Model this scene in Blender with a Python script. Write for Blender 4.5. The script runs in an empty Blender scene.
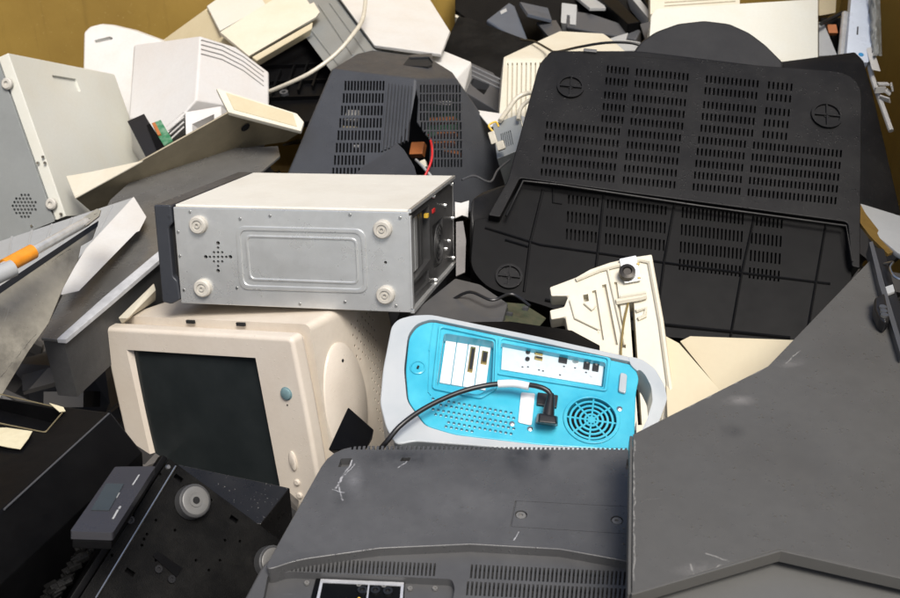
import bpy, bmesh, math, random
from mathutils import Vector as V, Matrix
random.seed(7)
R = math.radians
sc = bpy.context.scene
col = sc.collection

# ------------------------------------------------------------ camera model
FPX = 1086.0; TH = R(30); CAM = V((0, 0, 2.5))
RX = V((1, 0, 0)); FW = V((0, math.cos(TH), -math.sin(TH))); UP = V((0, math.sin(TH), math.cos(TH)))
def ray(u, v): return FW + RX*((u-450)/FPX) - UP*((v-299)/FPX)
def P(u, v, d): return CAM + ray(u, v)*d
def plane(a, b, c):
    """function giving the point of the plane through three measured points that lies in direction (u, v)"""
    A, B, C_ = P(*a), P(*b), P(*c); n = (B-A).cross(C_-A)
    return lambda u, v: CAM + ray(u, v)*((A-CAM).dot(n)/ray(u, v).dot(n))
def frame(a, b, c, flip=False):
    """origin at a, x toward b, y toward c, z out of the face"""
    A, B, C_ = (P(*q) if isinstance(q, tuple) else q for q in (a, b, c))
    x = (B-A).normalized(); y = C_-A; y = (y - x*x.dot(y)).normalized(); z = x.cross(y)
    M = Matrix.Identity(4)
    for i in range(3): M[i][0], M[i][1], M[i][2], M[i][3] = x[i], y[i], z[i], A[i]
    return M
def mat34(rows): return Matrix([rows[0], rows[1], rows[2], [0, 0, 0, 1]])

# ------------------------------------------------------------ materials
class NT:
    def __init__(s, name):
        s.m = bpy.data.materials.new(name); s.m.use_nodes = True
        s.n = s.m.node_tree.nodes; s.l = s.m.node_tree.links
        s.b = s.n['Principled BSDF']; s.tc = s.n.new('ShaderNodeTexCoord')
    def noise(s, scale, detail=4, rough=.6, vec=None, stretch=None):
        n = s.n.new('ShaderNodeTexNoise'); n.inputs['Scale'].default_value = scale
        n.inputs['Detail'].default_value = detail; n.inputs['Roughness'].default_value = rough
        src = s.tc.outputs['Object']
        if stretch:
            mp = s.n.new('ShaderNodeMapping'); mp.inputs['Scale'].default_value = stretch
            s.l.new(src, mp.inputs[0]); src = mp.outputs[0]
        s.l.new(src, n.inputs['Vector']); return n.outputs['Fac']
    def vor(s, scale, feature='F1', out='Distance'):
        n = s.n.new('ShaderNodeTexVoronoi'); n.feature = feature; n.inputs['Scale'].default_value = scale
        s.l.new(s.tc.outputs['Object'], n.inputs['Vector']); return n.outputs[out]
    def ramp(s, fac, a, b, ca=(0, 0, 0, 1), cb=(1, 1, 1, 1)):
        n = s.n.new('ShaderNodeValToRGB'); e = n.color_ramp.elements
        e[0].position = a; e[1].position = b; e[0].color = ca; e[1].color = cb
        s.l.new(fac, n.inputs[0]); return n.outputs[0]
    def mix(s, fac, a, b):
        n = s.n.new('ShaderNodeMix'); n.data_type = 'RGBA'
        for i, x in ((0, fac), (6, a), (7, b)):
            if hasattr(x, 'links') or hasattr(x, 'is_linked'): s.l.new(x, n.inputs[i])
            else: n.inputs[i].default_value = x
        return n.outputs[2]
    def math(s, op, a, b=None):
        n = s.n.new('ShaderNodeMath'); n.operation = op
        for i, x in enumerate((a, b)):
            if x is None: continue
            if isinstance(x, (int, float)): n.inputs[i].default_value = x
            else: s.l.new(x, n.inputs[i])
        return n.outputs[0]
    def bump(s, h, strength, dist=.001, prev=None):
        n = s.n.new('ShaderNodeBump'); n.inputs['Strength'].default_value = strength; n.inputs['Distance'].default_value = dist
        s.l.new(h, n.inputs['Height'])
        if prev: s.l.new(prev, n.inputs['Normal'])
        return n.outputs[0]
def c4(c): return (c[0], c[1], c[2], 1)
def plastic(name, c, rough=.5, dirt=.25, dcol=None, speck=.5, drops=0, grain=.15, metal=0, scale=9, scratch=.0, spec=.5, segs=(), smudges=(), scol=(.3, .3, .29)):
    t = NT(name); c = V(c)
    dcol = dcol or tuple(c*.45)
    big = t.ramp(t.noise(scale, 6, .65), .42, .72)
    a = t.mix(t.math('MULTIPLY', big, dirt), c4(c), c4(dcol))
    fine = t.ramp(t.noise(scale*14, 3, .6), .35, .7)
    a = t.mix(t.math('MULTIPLY', fine, dirt*.45), a, c4(tuple(c*.7)))
    if speck > 0:
        sp = t.ramp(t.vor(150), .06, .12, (1, 1, 1, 1), (0, 0, 0, 1))
        gate = t.ramp(t.noise(26, 3, .6), .52, .6)
        a = t.mix(t.math('MULTIPLY', t.math('MULTIPLY', sp, gate), speck), a, c4(dcol))
    if scratch > 0:
        s1 = t.ramp(t.noise(5, 5, .7, stretch=(1.2, 22, 6)), .66, .70)
        s2 = t.ramp(t.noise(7, 4, .6), .5, .62)
        a = t.mix(t.math('MULTIPLY', t.math('MULTIPLY', s1, s2), scratch), a, c4(tuple(c*2.2+V((.06, .06, .06)))))
    if segs or smudges:
        nz = t.n.new('ShaderNodeTexNoise'); nz.inputs['Scale'].default_value = 35; nz.inputs['Detail'].default_value = 3; t.l.new(t.tc.outputs['Object'], nz.inputs['Vector'])
        def vm(op, x, y, o=0):
            n = t.n.new('ShaderNodeVectorMath'); n.operation = op
            for i, q in enumerate((x, y)):
                if q is None: continue
                if hasattr(q, 'is_linked'): t.l.new(q, n.inputs[i])
                else: n.inputs[i].default_value = q
            return n.outputs[o]
        wob = vm('MULTIPLY', vm('SUBTRACT', nz.outputs['Color'], (.5, .5, .5)), (.012, .012, .0))
        pos = vm('ADD', t.tc.outputs['Object'], wob)
        for (p, q, w) in segs:
            p, q = V((p[0], p[1], 0)), V((q[0], q[1], 0)); L_ = (q-p).length; d = (q-p)/L_
            rel = vm('MULTIPLY', vm('SUBTRACT', pos, tuple(p)), (1, 1, 0))
            tt = t.math('MINIMUM', t.math('MAXIMUM', vm('DOT_PRODUCT', rel, tuple(d), 1), 0.0), L_)
            n = t.n.new('ShaderNodeVectorMath'); n.operation = 'SCALE'; n.inputs[0].default_value = tuple(d); t.l.new(tt, n.inputs['Scale'])
            dist = vm('LENGTH', vm('SUBTRACT', rel, n.outputs[0]), None, 1)
            mask = t.ramp(t.math('DIVIDE', dist, w*2), .3, .5, (1, 1, 1, 1), (0, 0, 0, 1))
            mask = t.math('MULTIPLY', mask, t.ramp(t.noise(90, 3, .7), .38, .55))
            a = t.mix(t.math('MULTIPLY', mask, .8), a, c4(scol))
        for (p, rx_, ry_, colr, k) in smudges:
            sc_ = vm('MULTIPLY', vm('SUBTRACT', pos, (p[0], p[1], 0)), (1/rx_, 1/ry_, 0))
            mask = t.ramp(vm('LENGTH', sc_, None, 1), .1, 1.0, (1, 1, 1, 1), (0, 0, 0, 1))
            mask = t.math('MULTIPLY', mask, t.ramp(t.noise(22, 5, .7), .35, .62))
            a = t.mix(t.math('MULTIPLY', mask, k), a, c4(colr))
    t.l.new(a, t.b.inputs['Base Color'])
    r = t.math('ADD', t.math('MULTIPLY', t.noise(scale*2.2, 5, .7), .35), rough-.17)
    nrm = t.bump(t.noise(520, 2, .5), grain, .0006)
    nrm = t.bump(t.noise(5, 2, .5), .12, .003, nrm)
    if drops > 0:
        d = t.ramp(t.vor(drops), .12, .26, (1, 1, 1, 1), (0, 0, 0, 1))
        g = t.ramp(t.noise(drops*.16, 3, .7), .46, .6)
        dm = t.math('MULTIPLY', d, g)
        nrm = t.bump(dm, .45, .0010, nrm)
        r = t.math('SUBTRACT', r, t.math('MULTIPLY', dm, .35))
    t.l.new(r, t.b.inputs['Roughness']); t.l.new(nrm, t.b.inputs['Normal'])
    t.b.inputs['Metallic'].default_value = metal
    t.b.inputs['Specular IOR Level'].default_value = spec
    return t.m
def flat(name, c, rough=.5, metal=0):
    t = NT(name); a = t.mix(t.ramp(t.noise(60, 4), .3, .8), c4(c), c4(tuple(V(c)*.7)))
    t.l.new(a, t.b.inputs['Base Color']); t.b.inputs['Roughness'].default_value = rough; t.b.inputs['Metallic'].default_value = metal
    return t.m
M = {}
M['warm'] = plastic('warm_beige_plastic', (.61, .55, .47), .5, .22, (.42, .33, .24), .55, drops=170)
M['warmside'] = plastic('warm_beige_plastic_side', (.60, .54, .455), .55, .3, (.38, .29, .2), .5)
M['white'] = plastic('offwhite_plastic', (.58, .575, .55), .45, .4, (.5, .45, .38), .6)
M['white2'] = plastic('dirty_white_plastic', (.53, .52, .50), .5, .35, (.5, .44, .38), .9)
M['cream'] = plastic('cream_plastic', (.60, .565, .46), .45, .35, (.5, .42, .28), .4)
M['ivory'] = plastic('ivory_painted_steel', (.56, .56, .50), .35, .3, (.55, .5, .38), .3)
M['tan'] = plastic('tan_painted_steel', (.50, .435, .29), .45, .3, (.38, .3, .16), .5)
M['tanin'] = plastic('shaded_grimy_tan_steel', (.28, .238, .155), .45, .5, (.10, .08, .045), .9, scratch=.3)  # shade of the cover's underside put into the colour, besides the grime
M['grime'] = plastic('grimy_beige_panel', (.25, .23, .18), .22, .6, (.08, .068, .048), 1, scratch=.5, scale=6, spec=.8)
M['topwhite'] = plastic('white_powder_coat', (.66, .645, .58), .5, .3, (.5, .46, .38), .5, scratch=.2)
M['greygreen'] = plastic('greygreen_steel', (.27, .285, .28), .42, .25, (.15, .16, .155), .4, metal=.25)
M['char'] = plastic('charcoal_plastic', (.044, .047, .053), .5, .4, (.018, .019, .022), .3, drops=130, spec=.4)
M['black'] = plastic('wet_black_plastic', (.0068, .0068, .0074), .36, .6, (.020, .0195, .019), .8, drops=150, scale=6, spec=.13)  # pale specks paint the glints of water drops, besides dust
M['black2'] = plastic('dull_black_plastic', (.0028, .0028, .0032), .42, .5, (.008, .008, .008), .5, spec=.09)
M['bluegrey'] = plastic('slate_plastic', (.07, .085, .11), .4, .4, (.04, .04, .05), .4)
M['dgrey'] = plastic('dark_grey_plastic', (.078, .078, .078), .40, .6, (.035, .035, .036), .4, scratch=.35, scale=4)
M['sheet'] = plastic('dark_grey_painted_sheet', (.082, .080, .074), .40, .35, (.052, .05, .046), .3, scratch=.4, scale=4)
M['sheet2'] = plastic('dark_grey_painted_sheet_lower', (.105, .105, .10), .42, .3, (.07, .07, .065), .3, scratch=.2, scale=4)
M['slab'] = plastic('smoky_grey_slab', (.16, .157, .148), .28, .7, (.07, .065, .058), .9, scratch=.6, scale=3, metal=.3)
M['slabside'] = plastic('speckled_dark_case', (.05, .05, .05), .5, .5, (.1, .1, .1), 1, grain=.6)
M['lgrey'] = plastic('light_grey_plastic', (.34, .35, .35), .4, .3, (.25, .25, .25), .4)
M['mgrey'] = plastic('mid_grey_plastic', (.055, .057, .062), .42, .3, (.08, .08, .08), .4)
M['granite'] = plastic('black_textured_plastic', (.0035, .0035, .0035), .55, .9, (.013, .0125, .0115), 1, grain=.9, scale=14, spec=.1)
M['board'] = plastic('green_circuit_board', (.03, .16, .07), .4, .5, (.4, .5, .4), 1, scale=60)
M['orange'] = flat('orange_tape', (.75, .27, .02), .35)
M['copper'] = flat('copper_orange_part', (.42, .14, .04), .5)
M['red'] = flat('red_wire', (.55, .02, .02), .4)
M['yellow'] = flat('yellow_wire', (.7, .45, .05), .4)
M['rubber'] = flat('black_rubber', (.011, .011, .012), .38)
M['hole'] = flat('painted_dark_interior', (.006, .006, .006), .9)  # near-black standing for the shade in holes, slots and recesses
M['cable'] = flat('white_cable', (.56, .52, .42), .4)
M['steel'] = flat('zinc_screw', (.6, .6, .58), .3, 1)
M['chrome'] = flat('polished_tube', (.62, .62, .60), .25, .4)
M['gold'] = flat('gold_contact', (.5, .38, .15), .3, 1)
M['foot'] = plastic('beige_rubber_foot', (.46, .44, .39), .5, .3, (.4, .36, .3), .3)
M['footring'] = plastic('grey_foot_cap', (.13, .13, .125), .35, .4, (.2, .18, .16), .6)
M['paper'] = plastic('stained_paper_label', (.62, .56, .38), .7, .5, (.35, .25, .1), .6)
M['teal'] = flat('blue_green_button', (.17, .27, .29), .3)
M['card'] = plastic('cream_cardboard', (.58, .51, .36), .6, .2, (.5, .4, .25), .3)
M['ports'] = plastic('perforated_port_shield', (.66, .74, .76), .35, .2, (.3, .42, .46), .6, metal=.4, scale=40)
M['bracket'] = plastic('white_slot_cover', (.66, .67, .67), .35, .1, (.5, .5, .5), .1)
def glassy(name, c, rough, spec=.5, coat=0):
    t = NT(name); a = t.mix(t.math('MULTIPLY', t.ramp(t.noise(9, 5), .4, .75), .3), c4(c), c4(tuple(V(c)*2.0+V((.015,)*3))))
    t.l.new(a, t.b.inputs['Base Color'])
    t.l.new(t.math('ADD', t.math('MULTIPLY', t.noise(30, 6, .8), .18), rough), t.b.inputs['Roughness'])
    t.b.inputs['Specular IOR Level'].default_value = spec; t.b.inputs['Coat Weight'].default_value = coat
    return t.m
M['screen'] = glassy('dusty_screen_glass', (.030, .037, .039), .12)  # base lightened to stand in for a faint reflection on the glass
def galv():
    t = NT('galvanised_steel')
    cell = t.vor(75, 'F1', 'Color'); n = t.n.new('ShaderNodeSeparateColor'); t.l.new(cell, n.inputs[0])
    a = t.mix(n.outputs[0], (.62, .63, .62, 1), (.65, .66, .65, 1))
    a = t.mix(t.math('MULTIPLY', t.ramp(t.noise(7, 6, .7), .45, .75), .28), a, (.34, .35, .35, 1))
    sp = t.ramp(t.vor(120), .07, .13, (1, 1, 1, 1), (0, 0, 0, 1)); g = t.ramp(t.noise(20, 3), .5, .62)
    a = t.mix(t.math('MULTIPLY', sp, g), a, (.75, .74, .7, 1))
    t.l.new(a, t.b.inputs['Base Color']); t.b.inputs['Metallic'].default_value = .68
    r = t.math('ADD', t.math('MULTIPLY', n.outputs[1], .03), t.math('ADD', t.math('MULTIPLY', t.noise(6, 5, .7), .25), .16))
    t.l.new(r, t.b.inputs['Roughness'])
    t.l.new(t.bump(t.noise(5, 3), .35, .006, t.bump(t.noise(300, 2), .12, .0005)), t.b.inputs['Normal'])
    return t.m
M['galv'] = galv()
def ochre():
    t = NT('ochre_painted_steel')
    a = t.mix(t.ramp(t.noise(1.6, 6, .65), .35, .7), (.35, .23, .052, 1), (.25, .155, .034, 1))
    sp = t.ramp(t.noise(90, 4, .7), .64, .70)
    a = t.mix(t.math('MULTIPLY', sp, .5), a, (.50, .38, .16, 1))
    st = t.ramp(t.noise(4, 5, .7, stretch=(6, 6, .5)), .55, .75)
    a = t.mix(t.math('MULTIPLY', st, .45), a, (.13, .08, .02, 1))
    t.l.new(a, t.b.inputs['Base Color']); t.b.inputs['Roughness'].default_value = .42
    t.l.new(t.bump(t.noise(3, 4), .4, .01), t.b.inputs['Normal'])
    return t.m
M['ochre'] = ochre()
def aqua():
    t = NT('aqua_translucent_plastic')
    a = t.mix(t.ramp(t.noise(12, 5, .6), .35, .7), (.025, .33, .47, 1), (.07, .45, .57, 1))
    t.l.new(a, t.b.inputs['Base Color']); t.b.inputs['Roughness'].default_value = .28
    t.b.inputs['Subsurface Weight'].default_value = .25; t.b.inputs['Subsurface Radius'].default_value = (.1, .6, .8); t.b.inputs['Subsurface Scale'].default_value = .006
    t.b.inputs['Coat Weight'].default_value = .3
    return t.m
M['aqua'] = aqua()
def frost():
    t = NT('frosted_clear_plastic')
    a = t.mix(t.ramp(t.noise(9, 5, .6), .35, .75), (.62, .65, .66, 1), (.50, .55, .58, 1))
    t.l.new(a, t.b.inputs['Base Color']); t.b.inputs['Roughness'].default_value = .3
    t.b.inputs['Transmission Weight'].default_value = .36; t.b.inputs['IOR'].default_value = 1.3
    t.b.inputs['Coat Weight'].default_value = .4
    return t.m
M['frost'] = frost()

# ------------------------------------------------------------ mesh helpers
def tmp(bm, name='t'):
    me = bpy.data.meshes.new(name); bm.to_mesh(me); bm.free(); o = bpy.data.objects.new(name, me); col.objects.link(o); return o
def evald(o):
    dg = bpy.context.evaluated_depsgraph_get(); dg.update()
    return bpy.data.meshes.new_from_object(o.evaluated_get(dg))
def mk(name, bm, mat, parent=None, cuts=None, bev=0, seg=2, ang=35, at=None, label=None):
    """link a bmesh as ONE mesh object; cuts = bmeshes carved out of it; bev = edge rounding done first"""
    bmesh.ops.recalc_face_normals(bm, faces=bm.faces)
    o = tmp(bm, name)
    if bev:
        m = o.modifiers.new('b', 'BEVEL'); m.width = bev; m.segments = seg; m.limit_method = 'ANGLE'; m.angle_limit = R(28)
        me = evald(o); o.modifiers.clear(); old = o.data; o.data = me; bpy.data.meshes.remove(old)
    for cb in (cuts or []):
        bmesh.ops.recalc_face_normals(cb, faces=cb.faces)
        k = tmp(cb, 'cut'); m = o.modifiers.new('c', 'BOOLEAN'); m.object = k; m.solver = 'EXACT'; m.operation = 'DIFFERENCE'
        me = evald(o); o.modifiers.clear(); old = o.data
        if len(me.vertices) >= 8 and max(v.co.z for v in me.vertices)-min(v.co.z for v in me.vertices) > 1e-5 and len(me.polygons) >= min(6, len(old.polygons)): o.data = me; bpy.data.meshes.remove(old)
        else: print('CUT FAILED', name, cuts.index(cb)); bpy.data.meshes.remove(me)
        kd = k.data; bpy.data.objects.remove(k); bpy.data.meshes.remove(kd)
    me = o.data; me.name = name
    me.polygons.foreach_set('use_smooth', [True]*len(me.polygons)); me.set_sharp_from_angle(angle=R(ang))
    me.materials.clear(); me.materials.append(mat)
    if bev or cuts:
        wn = o.modifiers.new('wn', 'WEIGHTED_NORMAL'); wn.keep_sharp = True; wn.weight = 100
    if parent is not None: o.parent = parent
    if label: o['label'] = label
    return o
def tag(o, label, cat, group=None):
    o['label'] = label; o['category'] = cat
    if group: o['group'] = group
    return o
def recentre(o):
    """put a single-mesh thing's origin at its own lowest middle"""
    vs = [v.co for v in o.data.vertices]; mn = V([min(v[i] for v in vs) for i in range(3)]); mx = V([max(v[i] for v in vs) for i in range(3)])
    c = V(((mn.x+mx.x)/2, (mn.y+mx.y)/2, mn.z))
    o.data.transform(Matrix.Translation(-c)); o.location = c; return o
def box(bm, c, s, Mx=None):
    """box with centre c and full size s"""
    r = bmesh.ops.create_cube(bm, size=1, matrix=(Mx or Matrix.Identity(4)) @ Matrix.Translation(c) @ Matrix.Diagonal((s[0], s[1], s[2], 1)))
    return bm
def bx(c, s, Mx=None): return box(bmesh.new(), c, s, Mx)
def prism(bm, pts, z0, z1, Mx=None):
    """polygon pts (x, y) extruded from z0 to z1"""
    Mx = Mx or Matrix.Identity(4)
    a = [bm.verts.new(Mx @ V((p[0], p[1], z0))) for p in pts]; b = [bm.verts.new(Mx @ V((p[0], p[1], z1))) for p in pts]
    bm.faces.new(a[::-1]); bm.faces.new(b); n = len(pts)
    for i in range(n): bm.faces.new((a[i], a[(i+1) % n], b[(i+1) % n], b[i]))
    return bm
def pr(pts, z0, z1, Mx=None): return prism(bmesh.new(), pts, z0, z1, Mx)
def rnd(pts, r, n=5):
    """round the corners of a polygon"""
    out = []; N = len(pts)
    for i, p in enumerate(pts):
        p = V(p[:2]); a = V(pts[i-1][:2]); b = V(pts[(i+1) % N][:2])
        rr = r[i] if isinstance(r, (list, tuple)) else r
        da, db = a-p, b-p; rr = min(rr, da.length*.45, db.length*.45)
        if rr < 1e-5: out.append(p); continue
        A = p+da.normalized()*rr; B = p+db.normalized()*rr
        for k in range(n+1):
            t = k/n; out.append(A*(1-t)**2 + p*2*t*(1-t) + B*t*t)
    return out
def circ(c, r, n=24, ry=None): return [(c[0]+r*math.cos(2*math.pi*k/n), c[1]+(ry or r)*math.sin(2*math.pi*k/n)) for k in range(n)]
def lathe(bm, prof, Mx, n=28):
    """profile of (radius, height) turned round z of Mx"""
    rings = []
    for r, h in prof:
        rings.append([bm.verts.new(Mx @ V((r*math.cos(2*math.pi*k/n), r*math.sin(2*math.pi*k/n), h))) for k in range(n)])
    for a, b in zip(rings, rings[1:]):
        for k in range(n): bm.faces.new((a[k], a[(k+1) % n], b[(k+1) % n], b[k]))
    bm.faces.new(rings[0][::-1]); bm.faces.new(rings[-1]); return bm
def tube(bm, pts, r, n=8, smooth=6):
    """round tube through points (Catmull-Rom)"""
    pts = [V(p) for p in pts]; path = []
    for i in range(len(pts)-1):
        p0 = pts[max(i-1, 0)]; p1 = pts[i]; p2 = pts[i+1]; p3 = pts[min(i+2, len(pts)-1)]
        for k in range(smooth):
            t = k/smooth
            path.append(.5*((2*p1)+(p2-p0)*t+(2*p0-5*p1+4*p2-p3)*t*t+(3*p1-p0-3*p2+p3)*t**3))
    path.append(pts[-1]); rings = []; nrm = None
    for i, p in enumerate(path):
        d = (path[min(i+1, len(path)-1)]-path[max(i-1, 0)]).normalized()
        if nrm is None: nrm = d.orthogonal().normalized()
        nrm = (nrm-d*d.dot(nrm)).normalized(); b = d.cross(nrm)
        rings.append([bm.verts.new(p+(nrm*math.cos(2*math.pi*k/n)+b*math.sin(2*math.pi*k/n))*r) for k in range(n)])
    for a, b in zip(rings, rings[1:]):
        for k in range(n): bm.faces.new((a[k], a[(k+1) % n], b[(k+1) % n], b[k]))
    bm.faces.new(rings[0][::-1]); bm.faces.new(rings[-1]); return bm
def hull(pts, diss=2.0):
    bm = bmesh.new(); vs = [bm.verts.new(p) for p in pts]
    r = bmesh.ops.convex_hull(bm, input=vs)
    bmesh.ops.delete(bm, geom=[g for g in set(r['geom_interior']+r['geom_unused']) if isinstance(g, bmesh.types.BMVert)], context='VERTS')
    bmesh.ops.dissolve_limit(bm, angle_limit=R(diss), verts=bm.verts, edges=bm.edges); return bm
def aimz(p, n, up=None):
    """matrix at p whose z is n"""
    n = V(n).normalized(); x = (V(up) if up is not None else V((1, 0, 0)) if abs(n.x) < .9 else V((0, 1, 0))); x = (x-n*n.dot(x)).normalized(); y = n.cross(x)
    m = Matrix.Identity(4)
    for i in range(3): m[i][0], m[i][1], m[i][2], m[i][3] = x[i], y[i], n[i], p[i]
    return m

class T:
    """a thing: an Empty carrying its frame, whose parts are built in that frame"""
    def __init__(s, name, label, cat, Mx, group=None, base=(0, 0, 0)):
        s.M = Mx @ Matrix.Translation(V(base)); s.I = s.M.inverted(); s.off = V(base)
        s.o = bpy.data.objects.new(name, None); s.o.empty_display_size = .05; col.objects.link(s.o); s.o.matrix_world = s.M; tag(s.o, label, cat, group)
    def on(s, u, v, z=0, p0=None, n=(0, 0, 1)):
        """local point of the face plane seen in direction (u, v)"""
        p0 = V((0, 0, z)) if p0 is None else V(p0); n = V(n)
        c = s.I @ CAM; r = (s.I.to_3x3() @ ray(u, v)); return c + r*((p0-c).dot(n)/r.dot(n))
    def xy(s, pts, z=0): return [tuple(s.on(u, v, z)[:2]) for u, v in pts]
    def W(s, p): return s.I @ p
    def part(s, name, bm, mat, parent=None, **k): return mk(name, bm, mat, parent or s.o, **k)
    def quad(s, q, nx, ny, fx, fy, z0, z1, bm=None, skip=None, z=0):
        """grid of small slots between four corners given as (u, v): TL, TR, BR, BL"""
        bm = bm or bmesh.new(); c = [V(s.on(*p, z)) for p in q]
        L = lambda a, b: c[0]*(1-a)*(1-b)+c[1]*a*(1-b)+c[2]*a*b+c[3]*(1-a)*b
        for i in range(nx):
            for j in range(ny):
                if skip and skip(i, j): continue
                a0 = (i+.5-fx/2)/nx; a1 = (i+.5+fx/2)/nx; b0 = (j+.5-fy/2)/ny; b1 = (j+.5+fy/2)/ny
                prism(bm, [L(a0, b1)[:2], L(a1, b1)[:2], L(a1, b0)[:2], L(a0, b0)[:2]], z0, z1)
        return bm
def single(name, label, cat, bm, mat, group=None, **k):
    return tag(recentre(mk(name, bm, mat, None, **k)), label, cat, group)
def sheet(name, label, cat, pl, outline, th, mat, rad=0, group=None, **k):
    """flat panel of thickness th whose seen face carries the outline; pl = three (u,v,d) points of the face"""
    F = frame(*pl); I = F.inverted()
    f = plane(*pl); pts = [(I @ f(u, v))[:2] for u, v in outline]
    if rad: pts = rnd(pts, rad)
    toc = (I @ CAM).z; s = -1 if toc > 0 else 1
    bm = pr(pts, 0, s*th)
    o = mk(name, bm, mat, None, **k); o.matrix_world = F
    c = sum((v.co for v in o.data.vertices), V())/len(o.data.vertices)
    o.data.transform(Matrix.Translation(-c)); o.matrix_world = F @ Matrix.Translation(c)
    return tag(o, label, cat, group)
def solid(name, label, cat, faces_pts, away, depth, mat, group=None, **k):
    """convex block: seen corners (u,v,d) plus the same corners pushed back along world direction away"""
    a = [P(*q) if isinstance(q, tuple) else q for q in faces_pts]; w = V(away).normalized()*depth
    return single(name, label, cat, hull(a+[p+w for p in a]), mat, group, **k)

# ------------------------------------------------------------ world, sun, camera
w = bpy.data.worlds.new('World'); sc.world = w; w.use_nodes = True
sky = w.node_tree.nodes.new('ShaderNodeTexSky'); sky.sky_type = 'NISHITA'; sky.sun_disc = False
EL, AZ = R(60), R(160)          # sun high, behind the right shoulder
sky.sun_elevation = EL; sky.sun_rotation = AZ; sky.air_density = 1.0; sky.dust_density = 4; sky.ozone_density = 1
bg = w.node_tree.nodes['Background']; w.node_tree.links.new(sky.outputs[0], bg.inputs[0]); bg.inputs[1].default_value = .115
sd = V((math.sin(AZ)*math.cos(EL), math.cos(AZ)*math.cos(EL), math.sin(EL)))
sl = bpy.data.lights.new('sun', 'SUN'); sl.energy = 2.9; sl.angle = R(24); sl.color = (1, .96, .9)
so = bpy.data.objects.new('sun', sl); col.objects.link(so); so.rotation_euler = sd.to_track_quat('Z', 'Y').to_euler(); so.location = (2, -1, 5)
cd = bpy.data.cameras.new('camera'); cam = bpy.data.objects.new('camera', cd); col.objects.link(cam); sc.camera = cam
cam.location = CAM; cam.rotation_euler = (R(60), 0, 0); cd.sensor_width = 36; cd.lens = 36*FPX/900; cd.clip_end = 500; cd.clip_start = .05
cd.dof.use_dof = True; cd.dof.focus_distance = 1.85; cd.dof.aperture_fstop = 9
sc.view_settings.view_transform = 'Standard'; sc.view_settings.look = 'None'; sc.view_settings.exposure = .42

# ------------------------------------------------------------ setting
g = single('ground', '', '', bx((0, 3, -.05), (400, 400, .1)), plastic('concrete_yard', (.3, .29, .27), .8, .3), ang=30)
for k in ('label', 'category'): del g[k]
g['kind'] = 'structure'
con = T('waste_container', 'ochre yellow painted steel container holding the whole scrap heap', 'container', Matrix.Translation((0, 2, .01)))
YB = 3.62; XR = 1.30; XL = -2.6
con.part('back_panel', bx(((XL+XR)/2, YB-2+.03, 1.35), (XR-XL+.1, .06, 2.7)), M['ochre'])
con.part('side_panel', bx((XR+.03, .7, 1.35), (.06, YB+.9-.07-.6+.6, 2.7), Matrix.Translation((0, -.93, 0))), M['ochre'])
con.part('side_panel', bx((XL-.03, .7, 1.35), (.06, YB+.9-.07, 2.7), Matrix.Translation((0, -.93, 0))), M['ochre'])
con.part('floor_panel', bx(((XL+XR)/2, -.2, .03), (XR-XL-.02, 4.2, .04)), M['ochre'])

# dark jumble of small scrap that fills the heap below what can be told apart
def rubble():
    bm = bmesh.new(); rn = random.Random(3)
    n = 26; grid = {}
    for i in range(n+1):
        for j in range(n+1):
            x = XL+.05+(XR-XL-.1)*i/n; y = .15+(YB-.2)*j/n
            grid[i, j] = bm.verts.new((x, y, .92+.10*rn.random()))
    for i in range(n):
        for j in range(n): bm.faces.new((grid[i, j], grid[i+1, j], grid[i+1, j+1], grid[i, j+1]))
    for k in range(900):
        x = rn.uniform(XL+.2, XR-.15); y = rn.uniform(.7, YB-.2); z = rn.uniform(.95, 1.19)
        s = (rn.uniform(.03, .22), rn.uniform(.02, .16), rn.uniform(.006, .05))
        rot = (Matrix.Rotation(rn.uniform(0, 6.28), 4, 'Z') @ Matrix.Rotation(rn.uniform(-.9, .9), 4, 'X') @ Matrix.Rotation(rn.uniform(-.9, .9), 4, 'Y'))
        box(bm, (0, 0, 0), s, Matrix.Translation((x, y, z)) @ rot)
    return bm
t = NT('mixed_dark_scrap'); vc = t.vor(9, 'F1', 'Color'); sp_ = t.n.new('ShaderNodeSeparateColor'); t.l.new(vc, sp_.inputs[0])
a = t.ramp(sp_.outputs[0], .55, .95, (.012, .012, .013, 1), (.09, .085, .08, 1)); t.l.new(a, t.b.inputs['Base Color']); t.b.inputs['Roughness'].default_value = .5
rb = mk('scrap_jumble', rubble(), t.m); rb['kind'] = 'stuff'; tag(rb, 'dark jumble of broken plastic and metal scraps filling the gaps of the heap', 'scrap')

# ============================================================ BACK ROW
# --- ivory case at the left edge
Mc = mat34([[.2242, -.329, .9174, -.9191], [.8881, .4566, -.0533, 2.3483], [-.4014, .8266, .3945, 1.3702]])
c = T('computer_case', 'ivory desktop case with grey-green vented base standing on end at left edge', 'computer case', Mc)
HX, HY, HZ = .488, .415, .256
ctr = []
rec = rnd(c.xy([(51.5, 75), (76, 79), (81, 92), (58, 88)]), .006)
ctr.append(pr(rec, -.006, .02))
c.part('side_panel', pr([(.002, .002), (HX, .002), (HX, HY), (.002, HY)], -.03, 0), M['ivory'], cuts=ctr, bev=.003)
c.part('body', bx((HX/2, HY/2, -.03-(HZ-.03)/2-.001), (HX-.01, HY-.008, HZ-.032)), M['greygreen'], bev=.002)
n_ = (-1, 0, 0); px_ = (0, 0, 0)
hb = bmesh.new(); rn = random.Random(5)
for du in range(-3, 4):
    for dv in range(-3, 4):
        if abs(du)+abs(dv) > 4: continue
        p = c.on(24+du*3.5+(dv % 2)*1.7, 206+dv*3.6, 0, (0, 0, 0), n_)
        lathe(hb, [(.0036, -.01), (.0036, .01)], aimz(p, n_), 8)
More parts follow.
